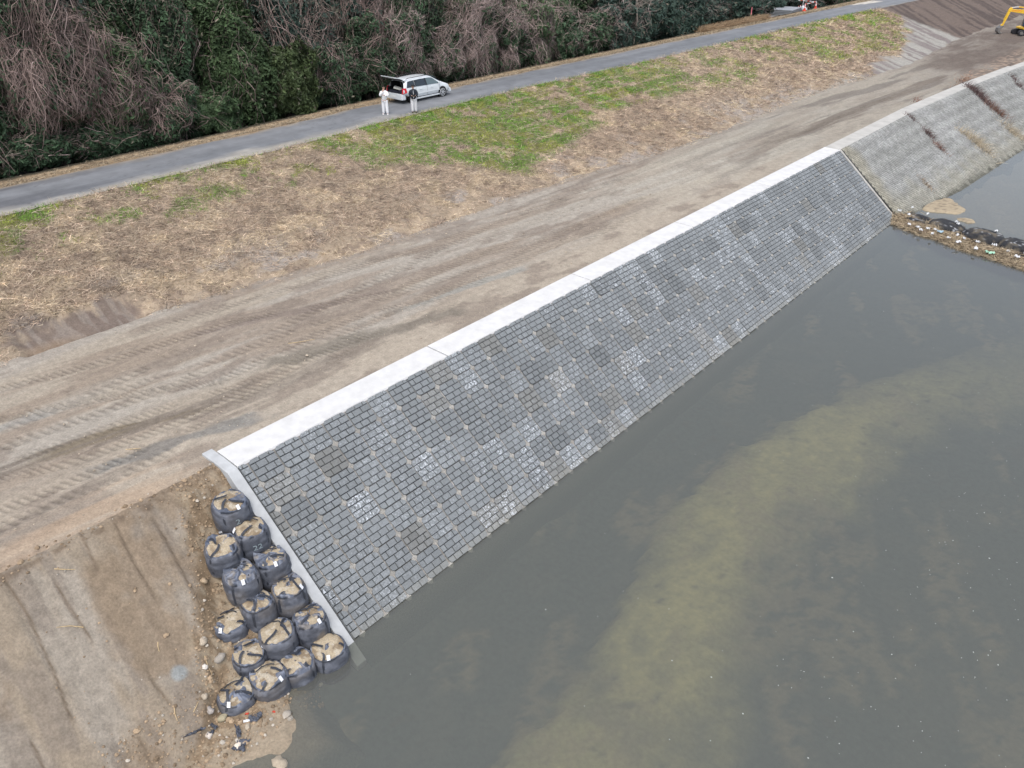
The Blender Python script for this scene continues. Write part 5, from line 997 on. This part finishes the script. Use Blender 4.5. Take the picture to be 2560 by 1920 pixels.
def person(x, y, rz, lab, top, trou, shoe, arms, stance, cap=False, h=1.68, jk_len=.86, stripe=False):
    t = thing('person', lab, 'person', (x, y, gz(x, y) + .045), rz); k = h / 1.70
    def S(p): return (p[0] * k, p[1] * k, p[2] * k)
    (fL, fR) = stance
    P = [(0, 0, .95, .11)]; E = []
    def add(p, j): P.append((*S(p[:3]), p[3])); E.append((j, len(P) - 1)); return len(P) - 1
    P[0] = (*S((0, 0, .95)), (.14, .10)); c1 = add((0, -.01, 1.12, (.135, .095)), 0); c2 = add((0, -.005, 1.30, (.155, .105)), c1); nk = add((0, .0, 1.44, .058), c2); nk2 = add((0, -.01, 1.49, .052), nk)
    hd1 = add((0, -.015, 1.545, .070), nk2); hd2 = add((0, -.012, 1.61, (.078, .090)), hd1); hd3 = add((0, -.005, 1.66, (.068, .080)), hd2)
    for s, (el, wr, hdv, palm) in zip((1, -1), arms):
        sh = add((s * .17, 0, 1.38, .058), c2); e1 = add((*el, .043), sh); w1 = add((*wr, .029), e1)
        hp, he = hand(S(wr), hdv, palm, s); b0 = len(P); P.extend(hp); E.append((w1, b0)); E.extend([(a + b0, b + b0) for a, b in he])
    for s, f_ in ((1, fL), (-1, fR)):
        hp = add((s * .095, 0, .86, .088), 0); kn = add(((s * .095 + f_[0]) / 2, f_[1] / 2 - .015, .48, .058), hp); an = add((f_[0], f_[1] + .02, .09, .038), kn); add((f_[0] + .015 * s, f_[1] - .09, .045, .032), an)
    skin('body', P, E, M_skin, t)
    # head details: nose, ears, eyes, mouth as small features of the face
    hc = Vector(S((0, -.012, 1.605)))
    mb = MB(); mb.add([hc + Vector(v) for v in ((-.014, -.088, -.012), (.014, -.088, -.012), (0, -.112, -.014), (0, -.088, .028))], [(0, 1, 2), (0, 2, 3), (2, 1, 3), (0, 3, 1)]); mb.build('nose', M_skin, t)
    for s in (-1, 1):
        MB().box(tuple(hc + Vector((s * .079 - .008, -.012, -.03))), tuple(hc + Vector((s * .079 + .008, .018, .03)))).build('ear', M_skin, t, bevel=.006)
        MB().box(tuple(hc + Vector((s * .030 - .012, -.093, .018))), tuple(hc + Vector((s * .030 + .012, -.086, .028)))).build('eye', M_hair, t)
    MB().box(tuple(hc + Vector((-.022, -.090, -.048))), tuple(hc + Vector((.022, -.082, -.041)))).build('mouth', M_redl if False else pmat('lips', (.35, .13, .11), .6), t)
    th = np.linspace(0, 2 * np.pi, 20, endpoint=False); ph = np.linspace(.02, 1.75, 9); T, Pp = np.meshgrid(th, ph, indexing='ij'); fr_ = np.where(-np.sin(T) > .3, .62 if not cap else .80, 1.0); Pq = Pp * fr_
    rr = 1.04 if not cap else 1.12
    Vv = np.stack([np.sin(Pq) * np.cos(T) * .088 * rr + hc.x, np.sin(Pq) * np.sin(T) * .100 * rr + hc.y + .004, np.cos(Pq) * .095 * rr + hc.z + .022], -1).reshape(-1, 3)
    i = np.arange(20)[:, None] * 9 + np.arange(8)[None, :]; j = ((np.arange(20) + 1) % 20)[:, None] * 9 + np.arange(8)[None, :]
    npmesh('cap' if cap else 'hair', Vv, [np.stack([i, j, j + 1, i + 1], -1).reshape(-1, 4)], M_hair, None, t, smooth=True)
    if cap: MB().box(tuple(hc + Vector((-.06, -.165, .045))), tuple(hc + Vector((.06, -.08, .058)))).build('cap_peak', M_hair, t, bevel=.005)
    # jacket
    P = [(*S((0, 0, jk_len - .08)), (.205, .150))]; E = []
    c1 = add((0, -.01, 1.08, (.205, .155)), 0); c2 = add((0, -.005, 1.30, (.215, .155)), c1); add((0, .0, 1.46, .085), c2)
    for s, (el, wr, hdv, palm) in zip((1, -1), arms):
        sh = add((s * .18, 0, 1.37, .095), c2); e1 = add((*el, .078), sh); w2 = tuple(e + (w - e) * .97 for e, w in zip(el, wr)); add((*w2, .056), e1)
    skin('jacket', P, E, top, t)
    P = [(*S((0, 0, 1.0)), (.180, .135))]; E = []
    for s, f_ in ((1, fL), (-1, fR)):
        hp = add((s * .090, 0, .82, .135), 0); kn = add(((s * .095 + f_[0]) / 2, f_[1] / 2 - .015, .46, .105), hp); add((f_[0], f_[1] + .005, .05, .088), kn)
    skin('trousers', P, E, trou, t)
    for s, f_ in ((1, fL), (-1, fR)):
        MB().add([S((f_[0] + a + .02 * s * (b < -.02), f_[1] + b, c)) for a, b, c in ((-.045, .07, 0), (.045, .07, 0), (.052, -.14, 0), (.02, -.19, 0), (-.02, -.19, 0), (-.052, -.14, 0), (-.04, .065, .09), (.04, .065, .09), (.042, -.06, .085), (.018, -.165, .05), (-.018, -.165, .05), (-.042, -.06, .085))], [(5, 4, 3, 2, 1, 0), (6, 7, 8, 9, 10, 11), (0, 1, 7, 6), (1, 2, 8, 7), (2, 3, 9, 8), (3, 4, 10, 9), (4, 5, 11, 10), (5, 0, 6, 11)]).build('shoe', shoe, t, bevel=.012)
    if stripe: MB().add([S(p) for p in ((-.010, -.150, 1.40), (.010, -.150, 1.40), (.010, -.158, .92), (-.010, -.158, .92))], [(0, 1, 2, 3)]).build('zip_strip', M_wcl, t)
    return t
person(-39.40, 33.45, R_(44), 'person all in white workwear with one hand raised to the mouth, standing on the road', M_wcl, M_wcl, M_shoe_w,
       [((.26, -.10, 1.15), (.04, -.22, 1.20), (-1, -.2, .2), (0, -.4, -1)), ((-.25, -.13, 1.14), (-.04, -.20, 1.42), (.15, .3, 1), (0, 1, 0))], ((.13, -.04), (-.12, .03)), h=1.72, jk_len=.90)
person(-38.45, 35.05, R_(50), 'person in a navy jacket, pale trousers and dark cap holding a controller beside the car', M_navy, M_grt, M_shoe_b,
       [((.27, -.06, 1.12), (.10, -.27, 1.10), (-.6, -.9, 0), (0, 0, -1)), ((-.27, -.06, 1.12), (-.10, -.27, 1.10), (.6, -.9, 0), (0, 0, -1))], ((.11, .02), (-.10, -.02)), cap=True, h=1.68, jk_len=.80, stripe=True)
rc = MB().box((-.09, -.06, -.02), (.09, .06, .02)).box((-.05, -.09, .0), (.05, -.06, .09)).build('controller', M_black, bevel=.008); rc.location = (-38.45 + .34 * math.sin(R_(50)), 35.05 - .34 * math.cos(R_(50)), gz(-38.45, 35.05) + 1.15); rc.rotation_euler = (0, 0, R_(50)); tag(rc, 'small black remote controller held in the hands of the man in navy', 'controller')

# ---------------------------------------------------------------- stacked plates, cones, bars, white bags at the far verge
M_plate = pmat('steel_plate', (.30, .32, .34), .7, .1, 4, .15, .2); M_cone = pmat('cone_red', (.75, .07, .03), .5); M_wht = pmat('white_band', (.80, .80, .80), .5); M_org = pmat('orange_vest', (.90, .16, .02), .6); M_blue = pmat('blue_sheet', (.10, .12, .45), .6); M_pink = pmat('pink_peg', (.75, .22, .25), .6)
ps = thing('plate_stack', 'stack of flat grey steel plates lying on the far verge left of the barriers', 'plates', (-46.2, 108.6, gz(-46.2, 108.6) + .05), R_(8)); ps.scale = (.8, .8, 1)
for k in range(5): MB().box((-1.9, -2.9, .04 + k * .17), (1.9, 2.9, .04 + k * .17 + (.11 if k < 4 else .10))).build('plate', M_plate, ps, bevel=.01)
for q in (-2, 0, 2): MB().box((-1.8, q - .1, 0), (1.8, q + .1, .04)).build('bearer', M_black, ps)
ls = MB().box((-1.3, -1.3, 0), (1.3, 1.3, .12), .02).build('ground_plate', M_plate, bevel=.01); ls.location = (-45.6, 102.6, gz(-45.6, 102.6)); ls.rotation_euler = (0, 0, .2); tag(ls, 'single low grey plate on the verge in front of the plate stack', 'plate')
def cone(x, y, lab):
    t = thing('traffic_cone', lab, 'cone', (x, y, gz(x, y)), 0, 'red and white cones around the far verge works')
    MB().box((-.2, -.2, 0), (.2, .2, .04), .01).build('base', M_cone, t)
    n_ = 14
    def fr_(z0, r0, z1, r1, m, nm): MB().tube([(0, 0, z0), (0, 0, z1)], [r0, r1], n_).build(nm, m, t, smooth=False)
    fr_(.04, .15, .36, .105, M_cone, 'cone_body'); fr_(.36, .105, .52, .082, M_wht, 'white_band'); fr_(.52, .082, .62, .067, M_cone, 'cone_body'); fr_(.62, .067, .76, .045, M_wht, 'white_band'); fr_(.76, .045, .84, .03, M_cone, 'cone_tip')
    return t
CN = [(-45.6, 111.9, 'cone inside the works next to the white sandbags'), (-46.3, 113.0, 'cone at the middle of the back row'), (-44.35, 110.3, 'cone nearest the road, left of the pair in front'), (-43.9, 109.3, 'cone in front, second of the nearest pair'), (-44.2, 113.6, 'cone standing alone at the right end of the works'), (-47.0, 114.3, 'cone at the back of the works beneath the white bars'), (-47.6, 109.4, 'cone behind the plate stack beside the blue sheet')]
for x, y, l in CN: cone(x, y, l)
def bar(p, q, lab, z=.80):
    t = thing('barrier_bar', lab, 'barrier bar', ((p[0] + q[0]) / 2, (p[1] + q[1]) / 2, gz(*p) + z)); d = Vector((q[0] - p[0], q[1] - p[1], 0)) / 2; n_ = 8
    for k in range(n_):
        a_, b_ = -d + d * 2 * k / n_, -d + d * 2 * (k + 1) / n_; MB().tube([a_, b_], .035, 8).build('band', M_wht if k % 3 else M_cone, t)
    return t
bar(CN[2][:2], CN[3][:2], 'short red and white bar joining the front pair of cones'); bar(CN[3][:2], CN[4][:2], 'red and white bar running to the lone right cone'); bar(CN[4][:2], CN[5][:2], 'red and white bar across the back to the rear cone'); bar(CN[5][:2], CN[6][:2], 'red and white bar behind the plate stack'); bar(CN[6][:2], CN[2][:2], 'red and white bar slanting over the end of the plates')
for k, (x, y, r, l) in enumerate([(-44.9, 111.4, .42, 'white sandbag heap nearest the road inside the cones'), (-45.3, 112.3, .40, 'upright white sack behind the nearer white sandbag'), (-45.9, 110.4, .34, 'flattened white sack touching the plate stack')]):
    rock('sandbag', x, y, r, (.62, .68, .72), l, 'sandbag', 'white sandbags inside the cones', 820 + k, (1, .8, .9), m=vmat('white_sack', .8, 12, .9, 1.1, .4))
o = MB().box((-.5, -.3, 0), (.5, .3, .5), .06).build('blue_sheet', M_blue, bevel=.05); o.location = (-48.2, 110.2, gz(-48.2, 110.2)); tag(o, 'blue wrapped box behind the plate stack', 'wrapped box')
# orange sign-figure panel at the very top edge
t = thing('orange_panel', 'orange safety panel on a post behind the blue wrapped box', 'sign', (-48.6, 112.0, gz(-48.6, 112.0))); MB().tube([(0, 0, 0), (0, 0, 1.2)], .03, 8).build('post', M_wht, t); MB().box((-.35, -.03, .7), (.35, .03, 1.7)).build('panel', M_org, t, bevel=.02); t.rotation_euler = (0, 0, R_(40))
t = thing('survey_pole', 'thin white ranging pole standing among the cones', 'pole', (-44.9, 110.9, gz(-44.9, 110.9))); MB().tube([(0, 0, 0), (0, 0, 2.2)], .025, 6).build('shaft', M_wht, t); MB().tube([(0, 0, -.05), (0, 0, .1)], [.005, .03], 6).build('tip', M_cone, t)
t = thing('marker_peg', 'pink topped marker peg on three bamboo legs in the dry grass', 'marker', (-46.2, 98.6, gz(-46.2, 98.6)))
for k in range(3): MB().tube([(.35 * math.cos(k * 2.1), .35 * math.sin(k * 2.1), 0), (0, 0, 1.2)], .018, 5).build('leg', M_straw, t)
MB().tube([(0, 0, .9), (0, 0, 1.7)], [.07, .05], 8).build('peg', M_pink, t)

# ---------------------------------------------------------------- yellow excavator at the right edge
M_yel = pmat('machine_yellow', (.78, .48, .03), .4, 0, 3, .08, 0, .5); M_dk = pmat('machine_dark', (.03, .03, .035), .7); M_steel = pmat('worn_steel', (.22, .21, .20), .5, .5, 8, .25); M_cabg = pmat('cab_glass', (.03, .07, .13), .1, 0, 1, .05, 0, .6)
EX, EY = -21.75, 130.45; ez = gz(EX, EY) + .02
ex = thing('excavator', 'yellow excavator digging at the foot of the brown slope, cut by the right edge', 'excavator', (EX, EY, ez), R_(180 + 40.7)); ex.scale = (.82, .82, .82)     # local +x points along its boom
for s in (-1, 1):
    tk = MB(); pts = [(math.cos(t) * .40 + 1.35, math.sin(t) * .40 + .40) for t in np.linspace(-1.57, 1.57, 9)] + [(math.cos(t) * .40 - 1.35, math.sin(t) * .40 + .40) for t in np.linspace(1.57, 4.71, 9)]
    tk.prism(pts, min(s * .75, s * 1.2), max(s * .75, s * 1.2)); tr_ = tk.build('track', M_dk, ex)
    lug = MB()
    for k in range(24):
        u = k / 24 * 2; x = -1.4 + 2.8 * (u % 1); lug.box((x, min(s * .74, s * 1.21), (.79 if u < 1 else -.02)), (x + .05, max(s * .74, s * 1.21), (.83 if u < 1 else .02)))
    lug.build('grouser', M_dk, tr_)
    rl = MB()
    for k in range(5): rl.tube([(-1.1 + k * .55, s * 1.15, .28), (-1.1 + k * .55, s * 1.23, .28)], .13, 10)
    rl.tube([(1.35, s * 1.15, .40), (1.35, s * 1.24, .40)], .24, 14).tube([(-1.35, s * 1.15, .40), (-1.35, s * 1.24, .40)], .24, 14); rl.build('roller', M_steel, tr_)
MB().box((-.9, -.75, .35), (.9, .75, .72)).build('undercarriage', M_dk, ex); MB().tube([(0, 0, .72), (0, 0, .92)], .62, 20).build('slew_ring', M_dk, ex)
MB().prism([(1.15, .92), (1.15, 1.15), (.3, 1.3), (-1.9, 1.3), (-1.9, .92)], -1.15, 1.15).build('deck', M_yel, ex, bevel=.03)
MB().prism([(-1.95, .95), (-1.3, .95), (-1.3, 1.95), (-1.75, 1.95), (-1.98, 1.7)], -1.15, 1.15).build('counterweight', M_yel, ex, bevel=.08)
MB().prism([(-1.3, 1.3), (.2, 1.3), (.0, 1.9), (-1.3, 1.95)], -1.13, .05).build('engine_cover', M_yel, ex, bevel=.04)
cb_ = MB(); cb_.prism([(1.05, 1.3), (-.45, 1.3), (-.45, 2.8), (.55, 2.85), (.98, 2.2)], .25, 1.13); cab = cb_.build('cab', M_dk, ex, bevel=.04)
for s, y in ((1, 1.136), (-1, .244)): MB().add([(.95, y, 1.6), (-.35, y, 1.6), (-.35, y, 2.65), (.48, y, 2.68), (.88, y, 2.15)], [(0, 1, 2, 3, 4)]).build('window', M_cabg, cab)
MB().add([(1.062, .33, 1.4), (1.062, 1.05, 1.4), (1.0, 1.05, 2.15), (1.0, .33, 2.15)], [(0, 1, 2, 3)]).build('windscreen', M_cabg, cab)
bo = MB(); bp_ = [(.1, 1.0), (-.15, 1.45), (.1, 3.15), (.5, 3.65), (3.35, 3.75), (3.45, 3.40), (.9, 3.08), (.55, 2.8), (.4, 1.1)]; bo.prism(bp_, -.55, -.22); boom = bo.build('boom', M_yel, ex, bevel=.03)
cu = bpy.data.curves.new('lettering', 'FONT'); cu.body = 'SUMITOMO'; cu.size = .30; cu.extrude = .002; cu.align_x = 'CENTER'
tmp = bpy.data.objects.new('tmp_letter', cu); C.objects.link(tmp); me = bpy.data.meshes.new_from_object(tmp.evaluated_get(bpy.context.evaluated_depsgraph_get())); bpy.data.objects.remove(tmp); me.materials.clear(); me.materials.append(M_cone)
o = link('lettering', me, boom); o.location = (2.3, -.215, 3.42); o.rotation_euler = (R_(90), 0, R_(180))
cu = None
am = MB(); am.prism([(3.05, 3.95), (3.35, 4.05), (3.6, 3.7), (3.95, 1.55), (3.75, 1.5), (3.3, 3.2)], -.52, -.26); arm = am.build('dipper_arm', M_yel, ex, bevel=.02)
MB().tube([(.9, -.38, 3.95), (2.1, -.38, 4.08)], .09, 10).build('arm_cylinder', M_yel, ex); MB().tube([(2.1, -.38, 4.08), (3.2, -.38, 4.0)], .05, 8).build('piston_rod', M_wht, ex)
MB().tube([(3.55, -.60, 3.3), (3.8, -.60, 2.2)], .07, 8).build('bucket_cylinder', M_yel, ex); MB().tube([(.6, -.62, 1.3), (.5, -.62, 2.7)], .08, 8).build('boom_cylinder', M_steel, ex)
MB().prism([(3.75, 1.6), (4.15, 1.5), (4.2, 1.2), (3.85, 1.15)], -.50, -.28).build('bucket_link', M_yel, ex)
bk = MB(); bk.prism([(3.7, 1.3), (4.15, 1.35), (4.6, 1.0), (4.65, .5), (4.2, .15), (3.8, .2), (4.15, .45), (4.25, .75), (3.95, 1.05)], -.80, .02); bk.build('bucket', M_steel, ex, bevel=.02)
